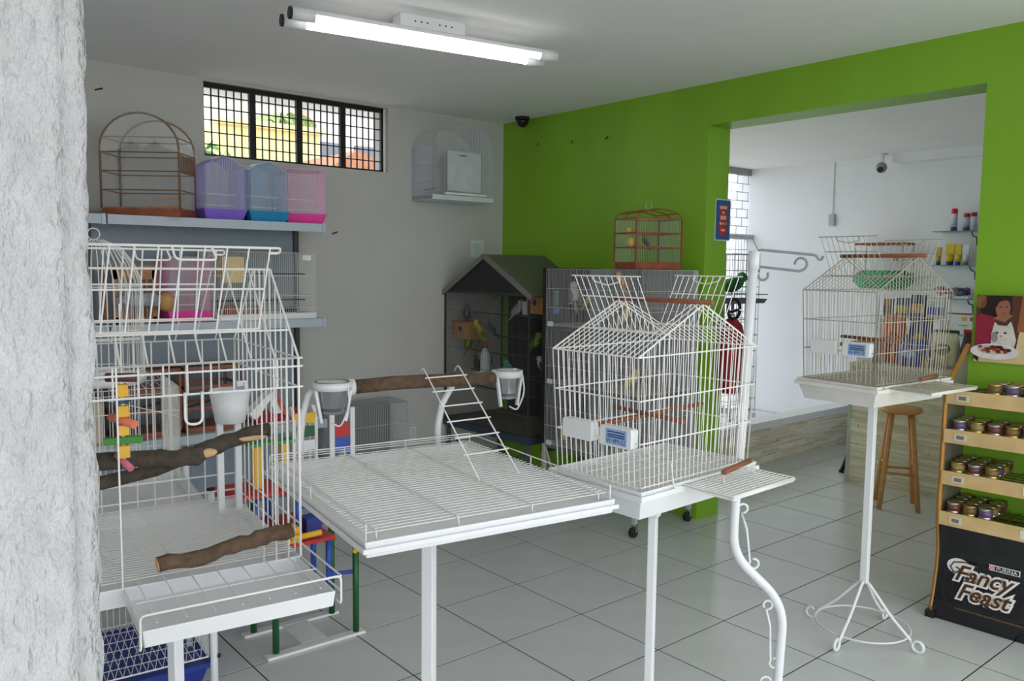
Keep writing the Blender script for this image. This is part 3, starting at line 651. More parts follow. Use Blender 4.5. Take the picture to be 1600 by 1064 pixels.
# ================================================================== peaked-roof cages (cage with opened roof)
CL, CS, CLT, CST, CH, CR = .522, .315, .575, .322, .37, .507
def peaked_cage(label, loc, rz, wm, tray_m, flap_x=(-.10, .22), gauge=.0015):
    t = thing('peaked_cage', label, 'bird cage', loc, rz)
    # tray with stepped rim
    tr = MB().pan(CL + .045, CS + .045, -.078, .008, .004, .026).o('tray', tray_m, t, bev=.004)
    MB().pan(CL + .055, CS + .055, -.018, -.004, .006, .0).o('tray_rim', tray_m, tr)
    MB().grid((-CL / 2, -CS / 2, .004), (CL, 0, 0), (0, CS, 0), 22, (.25, .5, .75), gauge * .8, 4).o('floor_grid', wm, t)
    def wall(name, b0, b1, t0, t1, n, gable=None):
        b0, b1, t0, t1 = V(b0), V(b1), V(t0), V(t1); mb = MB()
        for i in range(n + 1):
            f = i / n; p = b0.lerp(b1, f); q = t0.lerp(t1, f)
            if gable is not None: q = q + V((0, 0, (CR - CH) * (1 - abs(2 * f - 1))))
            mb.bar(p, q, gauge if 0 < i < n else gauge * 1.5, 4, False)
        for f in (.03, .36, .68, 1): mb.bar(b0.lerp(t0, f), b1.lerp(t1, f), gauge * 1.3, 5, False)
        if gable is not None:
            pk = t0.lerp(t1, .5) + V((0, 0, CR - CH)); mb.bar(t0, pk, gauge * 1.6, 5); mb.bar(pk, t1, gauge * 1.6, 5)
        return mb.o(name, wm, t)
    a, b, A, Bt = CL / 2, CS / 2, CLT / 2, CST / 2
    wall('front_grille', (-a, -b, 0), (a, -b, 0), (-A, -Bt, CH), (A, -Bt, CH), 26, 1)
    wall('back_grille', (-a, b, 0), (a, b, 0), (-A, Bt, CH), (A, Bt, CH), 26, 1)
    wall('side_grille', (-a, -b, 0), (-a, b, 0), (-A, -Bt, CH), (-A, Bt, CH), 16)
    wall('side_grille', (a, -b, 0), (a, b, 0), (A, -Bt, CH), (A, Bt, CH), 16)
    for s_ in (-1, 1):
        def R(f, y): return V((s_ * A * (1 - f), y, CH + (CR - CH) * f))
        mb = MB(); hf = .42
        for i in range(17):
            y = -Bt + CST * i / 16; mb.bar(R(0, y), R(1 if (i < 3 or i > 13) else hf, y), gauge, 4, False)
        for f in (0, hf): mb.bar(R(f, -Bt), R(f, Bt), gauge * 1.4, 5)
        mb.o('roof_slope', wm, t)
        # lifted flap: hinged on the slope, leaning outwards and up
        H0 = R(hf + .02, 0); dz = V((s_ * .085, 0, .155)); mb = MB(); y0, y1 = -Bt * .72, Bt * .72
        for i in range(11): y = y0 + (y1 - y0) * i / 10; mb.bar(H0 + V((0, y, 0)), H0 + dz + V((0, y, 0)), gauge, 4, False)
        for f in (0, .62, 1): mb.bar(H0 + dz * f + V((0, y0 - (.012 if f == 1 else 0), 0)), H0 + dz * f + V((0, y1 + (.012 if f == 1 else 0), 0)), gauge * 1.3, 5)
        fo = mb.o('roof_flap', wm, t)
        q = H0 + dz; MB().tube(fillet([q + V((0, -.05, 0)), q + V((-s_ * .01, -.05, -.015)), q + V((-s_ * .012, .0, -.026)), q + V((-s_ * .01, .05, -.015)), q + V((0, .05, 0))], .012), gauge * 1.2, 5).o('latch_wire', wm, fo)
    MB().bar((0, -Bt - .03, CR + .006), (0, Bt + .02, CR + .006), .008, 10).o('ridge_perch', dowel, t, True)
    MB().bar((-.06, -CS / 2 + .01, .17), (-.02, CS / 2 - .01, .17), .007, 8).o('perch', dowel, t, True)
    MB().bar((-CL / 2 + .005, .045, .15), (CL / 2 - .01, .01, .17), .007, 8).o('perch', dowel, t, True)
    # feeder cups on the short side
    for y in (.06, -.085):
        x = -CL / 2 - .008; z = .145
        cu = MB().prism(rrect(.115, .056, .008), 0, .03, 'y').o('feeder_cup', plast, t, bev=.002)
        cu.location = (x - .018, y, z); cu.rotation_euler = (0, 0, -PI / 2)
        if y < 0:
            lab = MB().box(-.032, .042, -.0012, 0, -.022, .022).o('price_label', M('label_blue', (150, 176, 214), .5), cu)
            lk = M('label_ink', (40, 60, 120), .6)
            text('W.4M-12', .018, lk, 'lettering', cu, (.004, -.0016, -.012), (PI / 2, 0, 0), depth=.0002)
            for zz in (.014, .006, .0): 
                MB().box(-.026, .036, -.0016, -.001, zz - .0018, zz + .0018).o('print_line', lk, cu)
    # landing tray hooked below the open door
    x0, x1 = flap_x; y0, y1 = -CS / 2 - .185, -CS / 2 - .005
    lt = MB().box(x0, x1, y0, y1, -.012, -.006).o('landing_tray', tray_m, t)
    MB().grid((x0, y0, .0), (x1 - x0, 0, 0), (0, y1 - y0, 0), 2, (), gauge, 4).o('side_wire', wm, lt)
    mb = MB(); mb.grid((x0, y0, .0), (0, y1 - y0, 0), (x1 - x0, 0, 0), 12, (0, .33, .66, 1), gauge, 4); mb.o('tray_grid', wm, lt)
    MB().tube([(x0, y0, -.004), (x1, y0, -.004)], .005, 8).o('front_edge', tray_m, lt, True)
    py = y0 + .09
    MB().bar((x0 + .09, py, .035), (x0 + .27, py + .03, .035), .0085, 10).o('landing_perch', dowel, lt, True)
    for x in (.1, .255): MB().bar((x0 + x, py + .005, .035), (x0 + x, py + .005, .0), .0018, 5).o('perch_post', wm, lt)
    MB().tube(fillet([(x0 - .03, -CS / 2 - .002, .06), (x0 - .05, -CS / 2 - .03, .0), (x0 - .02, -CS / 2 - .034, .0)], .01), gauge * 1.2, 5).o('hinge_hook', wm, lt)
    MB().tube(fillet([(x1 + .0, -CS / 2 - .002, .20), (x1 - .01, -CS / 2 - .012, .13), (x1 - .03, -CS / 2 - .012, .13), (x1 - .02, -CS / 2 - .002, .2)], .01), gauge * 1.2, 5).o('door_latch', wm, t)
    return t
peaked_cage('white peaked cage with opened roof between play table and hook stand', (-.633, -1.836, .956), .034, wire, plast, gauge=.0017)
scroll_stand('white square pole stand under the cage beside the play table', (-.633, -1.836, 0), .877, .4, .026, True)
cg2 = peaked_cage('white peaked cage with opened roof on the scroll stand near the cat food rack', (.795, -1.81, 1.113), -.074, wire2, M('ivory_plastic', (224, 222, 216), .35), (-.20, .15), .0016)
scroll_stand('white scroll footed stand carrying the cage near the cat food rack', (.795, -1.81, 0), 1.034, .05, .030)
# green fish-shaped object and little hand carrier on the wall side, seen through the cage roof (stand on the counter shelf)

# ================================================================== play table with wire top
pt = thing('play_table', 'white square play table with wire grid, perch, ladder and steel cups', 'play stand', (-1.297, -1.587, .978), -.145)
TX, TY = .345, .395
MB().pan(2 * TX, 2 * TY, -.05, -.012, .006, .006).o('tray', metalw, pt, bev=.003)
MB().pan(2 * TX + .012, 2 * TY + .012, -.036, -.026, .006, 0).o('tray_rim', metalw, pt)
mb = MB()
for i in range(37):
    y = -TY + .028 + (2 * TY - .056) * i / 36; mb.bar((-TX + .012, y, .0), (TX - .012, y, .0), .0015, 4, False)
mb.o('wire_grid', wire, pt)
for x in (-.31, -.105, .10, .305):
    MB().tube(fillet([(x, -TY + .022, -.03), (x, -TY + .022, .003), (x, TY - .02, .003), (x, TY - .02, -.03)], .008, 3), .0021, 5).o('support_wire', wire, pt, True)
rim = [(-TX + .008, -TY + .015, .022), (TX - .008, -TY + .015, .022), (TX - .008, TY - .012, .022), (-TX + .008, TY - .012, .022)]
MB().tube([rim[0], rim[3], rim[2], rim[1]], .0021, 5).o('guard_wire', wire, pt)
for x, y in ((-TX + .008, -TY + .015), (-TX + .008, 0), (-TX + .008, TY - .012), (-.105, TY - .012), (.10, TY - .012), (TX - .008, TY - .012), (TX - .008, 0), (TX - .008, -TY + .015)): MB().bar((x, y, -.03), (x, y, .022), .0018, 5).o('guard_post', wire, pt)
for z in (.008, .015): MB().bar((-TX + .008, TY - .012, z), (TX - .008, TY - .012, z), .0013, 4).o('guard_wire', wire, pt)
def arm(x, lean):
    return MB().tube([(x, TY - .005 + .012, -.02), (x + .004 * lean, TY + .012, .06), (x + .02 * lean, TY + .01, .13), (x + .055 * lean, TY + .004, .19), (x + .10 * lean, TY - .002, .217), (x + .16 * lean, TY - .008, .222)], [.012, .012, .0115, .011, .010, .009], 8).o('arm', metalw, pt, True)
arm(-.24, .5); arm(.225, 1)
PZ = .21
prch = MB().tube([(-.075, TY - .02, PZ + .0), (.05, TY - .02, PZ + .004), (.2, TY - .02, PZ + .002), (.43, TY - .02, PZ - .004)], [.022, .0225, .022, .0225], 14).o('wooden_perch', bark, pt, True)
for x in (-.076, .432): MB().tube([(x, TY - .02, PZ), (x + (.002 if x > 0 else -.002), TY - .02, PZ)], .021, 14).o('cut_end', cutw, prch)
for cx, s_ in ((-.150, 1.12), (.475, .95)):
    ct = MB().lathe([(.030 * s_, .115 - .09), (.033 * s_, .12 - .09), (.045 * s_, .205 - .09), (.047 * s_, .215 - .09), (.044 * s_, .215 - .09), (.034 * s_, .035), (0, .032)], (cx, TY - .03, PZ - .10), 24).o('steel_cup', steel, pt, True)
    MB().lathe([(.047 * s_, 0), (.055 * s_, .0), (.055 * s_, .022), (.047 * s_, .022)], (cx, TY - .03, PZ + .0), 24).o('cup_ring', plast, ct, True)
    c_ = V((cx, TY - .03, PZ))
    for k in (-1, 1): MB().beam(c_ + V((k * .05 * s_, -.01, .0)), c_ + V((k * .034 * s_, -.01, -.10)), .008, .012, (0, 1, 0)).o('cup_strap', plast, ct)
    MB().tube(fillet([c_ + V((.03, -.05 * s_, .01)), c_ + V((.034, -.058, -.05)), c_ + V((.005, -.055, -.11)), c_ + V((-.02, -.045, -.095))], .03), .0028, 6).o('retaining_loop', plast, ct, True)
    MB().tube([(cx + (.05 if cx < 0 else -.05), TY - .02, PZ), (cx + (.072 if cx < 0 else -.045), TY - .02, PZ)], .026, 16).o('perch_clamp', plast, pt, True)
ld = thing('wire_ladder', 'white wire ladder leaning from the wooden perch onto the play table', 'ladder', (-1.297, -1.587, .978), -.145)
La, Lb = V((.155, TY - .055, PZ + .03)), V((.095, -.115, .006)); sx = V((.135, .012, 0))
for k in (0, 1):
    top = fillet([La + sx * k + V((0, .055, -.005)), La + sx * k + V((0, .03, .02)), La + sx * k, Lb + sx * k], .015)
    MB().tube(top, .0026, 6).o('side_rail', wire, ld, True)
for i in range(6):
    p = La.lerp(Lb, .04 + .15 * i); MB().bar(p - sx * .08, p + sx * 1.08, .0024, 6).o('rung', wire, ld)
scroll_stand('white square pole stand under the play table', (-1.297, -1.587, 0), .927, .6, .034, True)

# ================================================================== large open-top cage at the rough pier
DW, DD, DH, DR = .56, .59, .49, .70
dc = thing('large_open_cage', 'large white cage with opened roof, branches and toys beside the rough pier', 'bird cage', (-1.66, -1.322, .85), -.122)
gg = .0021
MB().pan(DW, DD, -.045, .0, .005, .006, (-DW / 2, 0)).o('tray', metalw, dc, bev=.003)
mb = MB().grid((-DW + .01, -DD / 2 + .01, .012), (0, DD - .02, 0), (DW - .02, 0, 0), 34, (.25, .5, .75), .0013, 4); mb.o('floor_grid', wire, dc)
def dwall(name, b0, b1, n, crosses, gable=False):
    b0, b1 = V(b0), V(b1); mb = MB()
    for i in range(n + 1):
        f = i / n; p = b0.lerp(b1, f); h = DH + ((DR - DH) * min(1, (1 - abs(2 * f - 1)) * 1.35) if gable else 0)
        mb.bar(p, p + V((0, 0, h)), gg * (1.5 if i in (0, n) else 1), 4, False)
    for z in crosses: mb.bar(b0 + V((0, 0, z)), b1 + V((0, 0, z)), gg * 1.2, 5, False)
    if gable:
        q = [b0 + V((0, 0, DH)), b0.lerp(b1, .37) + V((0, 0, DR)), b0.lerp(b1, .63) + V((0, 0, DR)), b1 + V((0, 0, DH))]
        mb.tube(q, gg * 1.5, 5)
    return mb.o(name, wire, dc)
dwall('side_grille', (0, -DD / 2, 0), (0, DD / 2, 0), 13, (.03, .08, .42, DH), True)
dwall('side_grille', (-DW, -DD / 2, 0), (-DW, DD / 2, 0), 13, (.03, .08, .42, DH), True)
dwall('back_grille', (-DW, DD / 2, 0), (0, DD / 2, 0), 12, (.03, .08, .42, DH))
# front: sparse bars, big open door
mb = MB(); fy = -DD / 2
for x in (-DW, -.47, -.40, 0): mb.bar((x, fy, 0), (x, fy, DH), gg * (1.5 if x in (0, -DW) else 1.1), 5)
for x in (-.03, -.06, -.09): mb.bar((x, fy, 0), (x, fy, DH), gg, 4)
for z in (.42, DH - .02, DH): mb.bar((-DW, fy, z), (0.01, fy, z), gg * 1.2, 5)
for i in range(12): x = -DW + DW * i / 11.0; mb.bar((x, fy, .42), (x, fy, DH), gg, 4)
mb.o('front_grille', wire, dc)
MB().tube(fillet([(-.262, fy - .004, .425), (-.262, fy - .004, .352), (-.225, fy - .004, .352), (-.225, fy - .004, .425)], .02), .0032, 6).o('door_hook', wire, dc, True)
for s_ in (-1, 1):
    def RS(f, x): return V((x, s_ * DD / 2 * (1 - .74 * f), DH + (DR - DH) * f))
    mb = MB()
    for i in range(11):
        x = -DW + DW * i / 10; mb.bar(RS(0, x), RS(1 if (i > 7 or i < 2) else .3, x), gg, 4, False)
    for f, a in ((0, -DW), (.3, -DW), (1, -DW)): mb.bar(RS(f, a), RS(f, 0), gg * 1.2, 5)
    mb.o('roof_slope', wire, dc)
    # raised flap leaning out
    P0 = RS(.32, 0); dv = V((0, s_ * .04, .195)); mb = MB(); xa, xb = -.47, -.075
    for i in range(9): x = xa + (xb - xa) * i / 8; mb.bar((x, P0.y, P0.z), (x + .02, P0.y + dv.y, P0.z + dv.z), gg * 1.1, 5)
    for f in (0, .5): mb.bar((xa + .02 * f, P0.y + dv.y * f, P0.z + dv.z * f), (xb + .02 * f, P0.y + dv.y * f, P0.z + dv.z * f), gg * 1.2, 5)
    mb.tube(fillet([(xa - .0, P0.y + dv.y + .012, P0.z + dv.z - .012), (xa - .012, P0.y + dv.y, P0.z + dv.z), (xb + .045, P0.y + dv.y, P0.z + dv.z), (xb + .045, P0.y + dv.y + .012, P0.z + dv.z - .012), (xb + .02, P0.y + dv.y + .012, P0.z + dv.z - .012)], .008), gg * 1.5, 6)
    fo = mb.o('roof_flap', wire, dc)
    c_ = V((-.24, P0.y + dv.y, P0.z + dv.z)); MB().tube(fillet([c_ + V((-.035, 0, 0)), c_ + V((-.03, -.01, -.03)), c_ + V((.06, -.012, -.03)), c_ + V((.05, 0, 0))], .012), gg * 1.3, 6).o('latch_wire', wire, fo)
# landing tray in front
x0, x1, y0, y1 = -.40, -.005, -.545, -.285
lt = MB().pan(x1 - x0, y1 - y0, -.038, -.002, .005, .004, ((x0 + x1) / 2, (y0 + y1) / 2)).o('landing_tray', metalw, dc, bev=.003)
mb = MB()
for i in range(7): x = x0 + .03 + (x1 - x0 - .06) * i / 6; mb.bar((x, y0 + .012, .006), (x, y1, .006), .0016, 4)
for f in (.5,): mb.bar((x0 + .01, y0 + (y1 - y0) * f, .006), (x1, y0 + (y1 - y0) * f, .006), .0016, 4)
mb.o('tray_grid', wire, lt)
MB().tube(fillet([(x0 - .003, y0 + .02, -.045), (x0 - .003, y0 + .0, -.04), (x0 - .003, y0, .03), (x1 + .012, y0, .03), (x1 + .012, y0, -.035), (x1 + .012, y0 + .03, -.035)], .012), .0028, 6).o('guard_rail', wire, lt, True)
for dz in (.03, -.005): MB().tube([(x1 + .012, y0, dz), (x1 + .008, y1, dz)], .0024, 6).o('side_rail', wire, lt)
def branch(name, label, pts, rad, mat, loc=None):
    t = thing(name, label, 'perch', (-1.66, -1.322, .85), -.122)
    P = [V(p) for p in pts]; Q = []; Rr_ = []
    for i in range(len(P) - 1):
        for k in range(4):
            f = k / 4; Q.append(P[i].lerp(P[i + 1], f) + V((0, 0, .003 * math.sin(i * 4 + k * 1.7)))); Rr_.append(rad[i] * (1 - f) + rad[i + 1] * f + .0015 * math.sin(i * 7 + k * 2.3))
    Q.append(P[-1]); Rr_.append(rad[-1])
    MB().tube(Q, Rr_, 12).o('bark', mat, t, True)
    d0 = (Q[0] - Q[1]).normalized(); d1 = (Q[-1] - Q[-2]).normalized()
    MB().tube([Q[0], Q[0] + d0 * .002], Rr_[0] * .93, 12).o('cut_end', cutw, t); MB().tube([Q[-1], Q[-1] + d1 * .002], Rr_[-1] * .93, 12).o('cut_end', cutw, t)
    return t
branch('branch_perch', 'knobbly brown branch perch lying over the landing tray of the large cage', [(-.335, -.34, .055), (-.24, -.335, .055), (-.15, -.325, .065), (-.095, -.31, .068), (-.025, -.305, .072)], [.017, .0175, .0165, .019, .0185], bark)
br = branch('branch_perch', 'dark forked branch perch inside the large cage below the wooden toy', [(-.54, -.12, .255), (-.40, -.115, .25), (-.28, -.10, .235), (-.20, -.09, .232), (-.12, -.06, .255), (.0, -.04, .27)], [.020, .021, .020, .024, .0205, .0195], bark2)
MB().tube([(-.54, -.02, .17), (-.40, -.02, .175), (-.28, -.015, .19), (-.21, -.06, .22)], [.017, .018, .017, .012], 12).o('side_fork', bark2, br, True)
MB().ball((-.175, -.098, .238), (.028, .010, .012), 12, 8).o('cut_knot', cutw, br, True)
MB().ball((-.06, -.068, .258), (.05, .006, .007), 12, 8).o('bare_patch', cutw, br, True)
# wooden block toy
ty = thing('block_toy', 'hanging toy of coloured wooden blocks in the large cage', 'toy', (-1.66, -1.322, .85), -.122)
bx0, by0 = -.372, -.16
def peg(z, a, col, l=.04, r=.0085, tilt=0, name='peg'):
    d_ = V((math.cos(a), math.sin(a), tilt)) * l; return MB().tube([V((bx0, by0, z)) - d_, V((bx0, by0, z)) + d_], r, 12).o(name, col, ty, True)
MB().bar((bx0, by0, .445), (bx0, by0, .24), .0035, 6).o('core_wire', wire, ty)
MB().bar((bx0, by0, .46), (bx0, by0, .62), .0016, 5).o('hanging_wire', wire, ty)
for a, b in ((.405, .435), (.358, .385), (.315, .34), (.262, .292)): MB().box(bx0 - .0125, bx0 + .0125, by0 - .012, by0 + .012, a, b).o('yellow_block', M('yellow_block', (226, 176, 50), .5, var=.1), ty, bev=.003)
peg(.45, -.5, M('maroon_peg', (94, 50, 56), .5), .034, .0105); peg(.395, .9, M('teal_peg', (50, 90, 104), .5), .022, .007); peg(.349, -1.0, M('coral_peg', (226, 122, 92), .5), .038, .010, -.15)
k_ = MB().box(-.042, .042, -.008, .008, -.0085, .0085).o('green_bar', M('green_bar', (70, 140, 54), .5), ty, bev=.002); k_.location = (bx0, by0, .303); k_.rotation_euler = (0, -.06, -.4)
peg(.252, -1.1, M('pink_peg', (206, 110, 130), .5), .026, .008, -.5)
# white feeding cup on its bracket
cu = thing('feeding_cup', 'white plastic feeding cup clipped inside the large cage', 'cup', (-1.66, -1.322, .85), -.122)
MB().lathe([(.030, 0), (.034, .004), (.047, .095), (.044, .095), (.031, .006), (0, .006)], (-.05, .16, .262), 24, 1.22, 1.22).o('cup', plast, cu, True)
MB().box(-.012, -.002, .15, .17, .29, .375).o('bracket', plast, cu, bev=.003); MB().box(-.03, -.002, .155, .165, .365, .38).o('clip', plast, cu)
for x in (-.08, -.03): MB().box(x - .009, x + .009, .152, .17, .0, .28).o('support_post', plast, cu, bev=.002)
scroll_stand('white square pole stand under the large open cage', (-1.66 - .24, -1.322 + .03, 0), .804, .35, .030, True, .22)

# ================================================================== white tray stand with flat cage behind the large cage
gs = thing('tray_stand', 'white tray stand on round legs behind the large open cage', 'stand', (-1.612, -.62, 0), -.155)
MB().pan(.56, .56, .755, .80, .005, .01, (-.285, .03)).o('tray', metalw, gs, bev=.003)
mb = MB()
for i in range(9): x = -.54 + .52 * i / 8; mb.bar((x, -.24, .806), (x, .3, .806), .0016, 4)
mb.o('tray_grid', wire, gs)
mb = MB().grid((-.56, -.255, .80), (.56, 0, 0), (0, 0, -.10), 60, (0, 1), .0012, 4); mb.o('skirt_wire', wire, gs)
for x, y in ((.012, -.2), (.012, .27), (-.585, -.2), (-.585, .27)):
    l_ = MB().tube([(x, y, 0), (x, y, .83)], .0125, 12).o('leg', metalw, gs, True)
    MB().tube([(x, y, .83), (x, y, .836)], .013, 12).o('leg_cap', rubber, l_, True); MB().tube([(x + .012, y - .004, .27), (x + .016, y - .008, .27)], .008, 10).o('bolt', black, l_)
gc = thing('flat_top_cage', 'white flat topped wire cage standing on the tray stand', 'bird cage', (-1.635, -.545, .812), -.155)
wire_box(gc, -.50, 0, 0, .42, 0, .325, wire, .027, .0014, (0, .12, .75, 1))
MB().bar((0, 0, .22), (-.32, .0, .325), .0014, 4).o('brace_wire', wire, gc)
fc = thing('dome_cage', 'white domed wire cage on top of the flat topped cage', 'bird cage', (-1.84, -.33, 1.142))
MB().lathe([(.15, 0), (.16, .03), (.155, .03), (.146, .004), (0, .004)], n=28).o('tray', plast, fc, True)
mb = MB()
for k in range(40):
    a = 2 * PI * k / 40; ca, sa = math.cos(a), math.sin(a); P = [(.15, .03), (.15, .32), (.147, .36), (.125, .42), (.085, .475), (.03, .50)]
    mb.tube([(r_ * ca, r_ * sa, z) for r_, z in P], .0014, 4, cap=False)
for z in (.05, .19, .34): mb.tube(arc((0, 0, z), .15, 0, 2 * PI, 32, 'xy')[:-1], .0019, 5, True)
mb.o('wire_bars', wire, fc)
MB().tube(arc((0, 0, .52), .02, -PI / 2, 1.5 * PI, 12), .002, 5).o('hanging_ring', wire, fc); MB().bar((-.14, 0, .15), (.14, 0, .15), .006, 6).o('perch', plast, fc)
bc = thing('blue_base_cage', 'white wire cage with a navy blue base on the floor under the large cage', 'cage', (-1.555, -.545, 0), -.10)
MB().pan(.50, .46, 0, .115, .004, .035, (-.245, .23)).o('base', navy, bc, bev=.004)
MB().pan(.52, .48, .10, .118, .012, 0, (-.245, .23)).o('base_rim', navy, bc)
mb = MB()
for i in range(20): x = -.49 + .49 * i / 19; mb.bar((x, 0, .135), (x, .46, .135), .0016, 4, False)
for i in range(20):
    x = -.49 + .49 * i / 19; mb.bar((x, 0, .139), (min(0, x + .12), .46 * min(1, (0 - x) / .12 if x > -.12 else 1), .139), .0014, 4, False)
for i in range(7): y = .46 * i / 6; mb.bar((-.49, y, .137), (0, y, .137), .0016, 4, False)
mb.o('floor_grid', wire, bc)
wire_box(bc, -.49, 0, 0, .46, .135, .46, wire, .022, .0014, (0, .5, 1), faces='bl rt')
mb = MB()
mb.o('front_frame', wire, bc) if False else None
MB().tube([(-.49, 0, .14), (0, 0, .14), (0, 0, .46), (-.49, 0, .46)], .002, 5, True).o('door_frame', wire, bc)

# ================================================================== coloured wooden play gym on the floor
pg = thing('play_gym', 'colourful wooden bird play gym with red platforms and green legs', 'toy', (-1.06, -.31, 0), -.03)
for y in (-.13, .12):
    MB().box(-.225, .205, y - .022, y + .022, 0, .012).o('foot_board', plast, pg, bev=.003)
MB().box(-.06, .05, -.1, .1, .0, .011).o('base_plate', plast, pg)
for x, y, h in ((-.18, .12, .60), (-.18, -.12, .43), (.17, .10, .42), (.17, -.13, .42)): MB().tube([(x, y, .012), (x, y, h)], .0135, 12).o('green_leg', green, pg, True)
MB().box(-.22, .095, -.10, .32, .42, .436).o('red_platform', red, pg, bev=.002)
MB().box(-.30, -.02, .06, .30, .60, .616).o('red_platform', red, pg, bev=.002)
for x, y, a, b in ((.08, -.06, .20, .43), (.08, .09, .20, .43), (-.03, .0, .436, .62), (-.17, .1, .436, .60), (-.26, .27, .0, .60), (-.05, .27, .436, .60)):
    MB().tube([(x, y, a), (x, y, b)], .0125, 12).o('blue_post', blue, pg, True)
MB().bar((.08, -.06, .26), (.17, -.12, .27), .009, 8).o('blue_rung', blue, pg); MB().tube([(.155, -.155, .37), (.185, -.105, .395)], .011, 8).o('yellow_peg', yellow, pg)
for x in (-.14, -.02): MB().box(x - .018, x + .018, .14, .176, .616, .80).o('yellow_block', yellow, pg, bev=.003)
MB().box(-.18, .02, .13, .19, .80, .815).o('green_beam', lgreen, pg)
MB().box(-.16, -.06, -.09, -.03, .436, .50).o('yellow_block', yellow, pg); MB().box(.0, .07, -.02, .06, .436, .50).o('navy_block', navy, pg, bev=.004)
MB().tube([(-.10, -.10, .46), (.02, -.12, .47)], .012, 8).o('yellow_peg', yellow, pg)
MB().prism([(-.19, .95), (-.09, 1.04), (-.05, .94), (-.08, .94), (-.1, 1.0), (-.16, .92)], .10, .16, 'y').o('house_gable', plast, pg)
MB().beam((-.085, .09, 1.042), (-.04, .09, .935), .012, .012).o('red_trim', red, pg)
for x in (.02, .12):
    # arch ladder with coloured plates
    MB().tube(fillet([(x, .14, .44), (x, .14, .90), (x, .17, .955), (x, .21, .90), (x, .21, .44)], .035), .0095, 8).o('ladder_rail', plast, pg, True)
for z, mm in ((.90, yellow), (.84, green), (.78, plast), (.62, blue), (.52, blue)):
    MB().box(.02, .12, .135, .149, z - .022, z + .022).o('ladder_plate', mm, pg)
for x in (.19, .29): MB().box(x - .012, x + .012, .12, .132, .44, .93).o('slide_rail', plast, pg, bev=.003)
mb = MB().box(.195, .285, .124, .13, .80, .86); mb.o('red_plate', red, pg)
ring = MB(); ring.prism([(.20, .58), (.28, .58), (.28, .80), (.20, .80)], .124, .13, 'y'); ring.o('blue_plate', blue, pg)
MB().prism([(.24 + .026 * math.cos(a), .69 + .05 * math.sin(a)) for a in [2 * PI * k / 16 for k in range(16)]], .1225, .1242, 'y').o('round_opening', M('shadow_tan', (150, 140, 120), .8), pg)
MB().box(.08, .30, .10, .16, .425, .44).o('deck', red, pg)

# ================================================================== hook stand with scrolls
hk = thing('hook_stand', 'tall white bent pole cage stand with scroll ornaments and top hooks', 'stand', (-.167, -2.002, 0), -.697)
# local x runs along the bend of the pole
HS = lambda P: [(V(p).x * .9, V(p).y * .9, .156 + .9 * V(p).z) for p in P]
pole = [(0, 0, .012)] + HS(fillet([(0, 0, .02), (.012, 0, .33), (-.185, 0, .52), (-.182, 0, .70), (-.145, 0, 1.625)], .10, 8))
MB().tube(pole, .0150, 14).o('pole', metalw, hk, True)
MB().tube(HS([(-.1475, 0, 1.565), (-.145, 0, 1.63)]), .0178, 14).o('collar', plast, hk, True)
gp = M('grey_hook_steel', (128, 132, 138), .4, .4)
MB().tube(HS(fillet([(-.13, 0, 1.60), (-.13, 0, 1.635), (.075, 0, 1.618), (.085, 0, 1.602), (.096, 0, 1.602), (.10, 0, 1.615)], .01)), .0040, 8).o('upper_hook', gp, hk, True)
MB().tube(HS(list(fillet([(-.13, 0, 1.555), (-.13, 0, 1.575), (.02, 0, 1.56)], .012)) + arc((.022, 0, 1.585), .022, -PI / 2 + .2, PI * 1.02, 12)), .0040, 8).o('lower_hook', gp, hk, True)
MB().tube(HS(arc((-.112, 0, 1.545), .018, PI, 2 * PI + .5, 10)), .0040, 8).o('small_hook', gp, hk, True)
for pts in ([(-.165, 0, .70), (-.145, 0, .68), (-.12, 0, .49)], [(-.06, 0, .335), (-.04, 0, .32), (-.03, 0, .11)]):
    a, b, c_ = [V(p) for p in pts]
    P = arc((a.x + .012, 0, a.z - .008), .017, PI * 1.2, -PI * .6, 12) + [tuple(b.lerp(c_, .35)), tuple(c_)] + arc((c_.x + .014, 0, c_.z - .006), .018, PI * .9, 2.6 * PI, 12)
    MB().tube(HS(P), .0040, 7).o('scroll', metalw, hk, True)
P = arc((-.045, 0, .03), .02, 0, PI * 1.6, 12); MB().tube(HS(P), .0040, 7).o('scroll', metalw, hk, True)
MB().tube(arc((0, 0, .012), .16, 0, 2 * PI, 40, 'xy')[:-1], .009, 8, True).o('base_ring', metalw, hk, True)
for k in range(2): mt = Matrix.Rotation(k * PI / 2, 3, 'Z'); MB().bar(mt @ V((-.16, 0, .012)), mt @ V((.16, 0, .012)), .008, 8).o('base_bar', metalw, hk, True)

# ================================================================== fire extinguisher on the jamb
fe = thing('fire_extinguisher', 'red fire extinguisher with black hose hung on the green jamb', 'extinguisher', (1.735, -.435, .80))
MB().lathe([(.055, 0), (.072, .012), (.075, .03), (.075, .37), (.066, .42), (.035, .455), (.022, .465)], n=24).o('cylinder', M('extinguisher_red', (140, 16, 28), .5), fe, True)
MB().lathe([(.02, .46), (.02, .49)], n=12).o('valve', steel, fe, True); MB().beam((-.05, 0, .50), (.06, 0, .515), .018, .014).o('handle', black, fe)
MB().tube(arc((-.01, -.02, .52), .062, 0, PI * 1.95, 20), .010, 8).o('hose', rubber, fe, True)
MB().box(-.03, .03, .06, .085, .28, .40).o('wall_bracket', steel, fe)

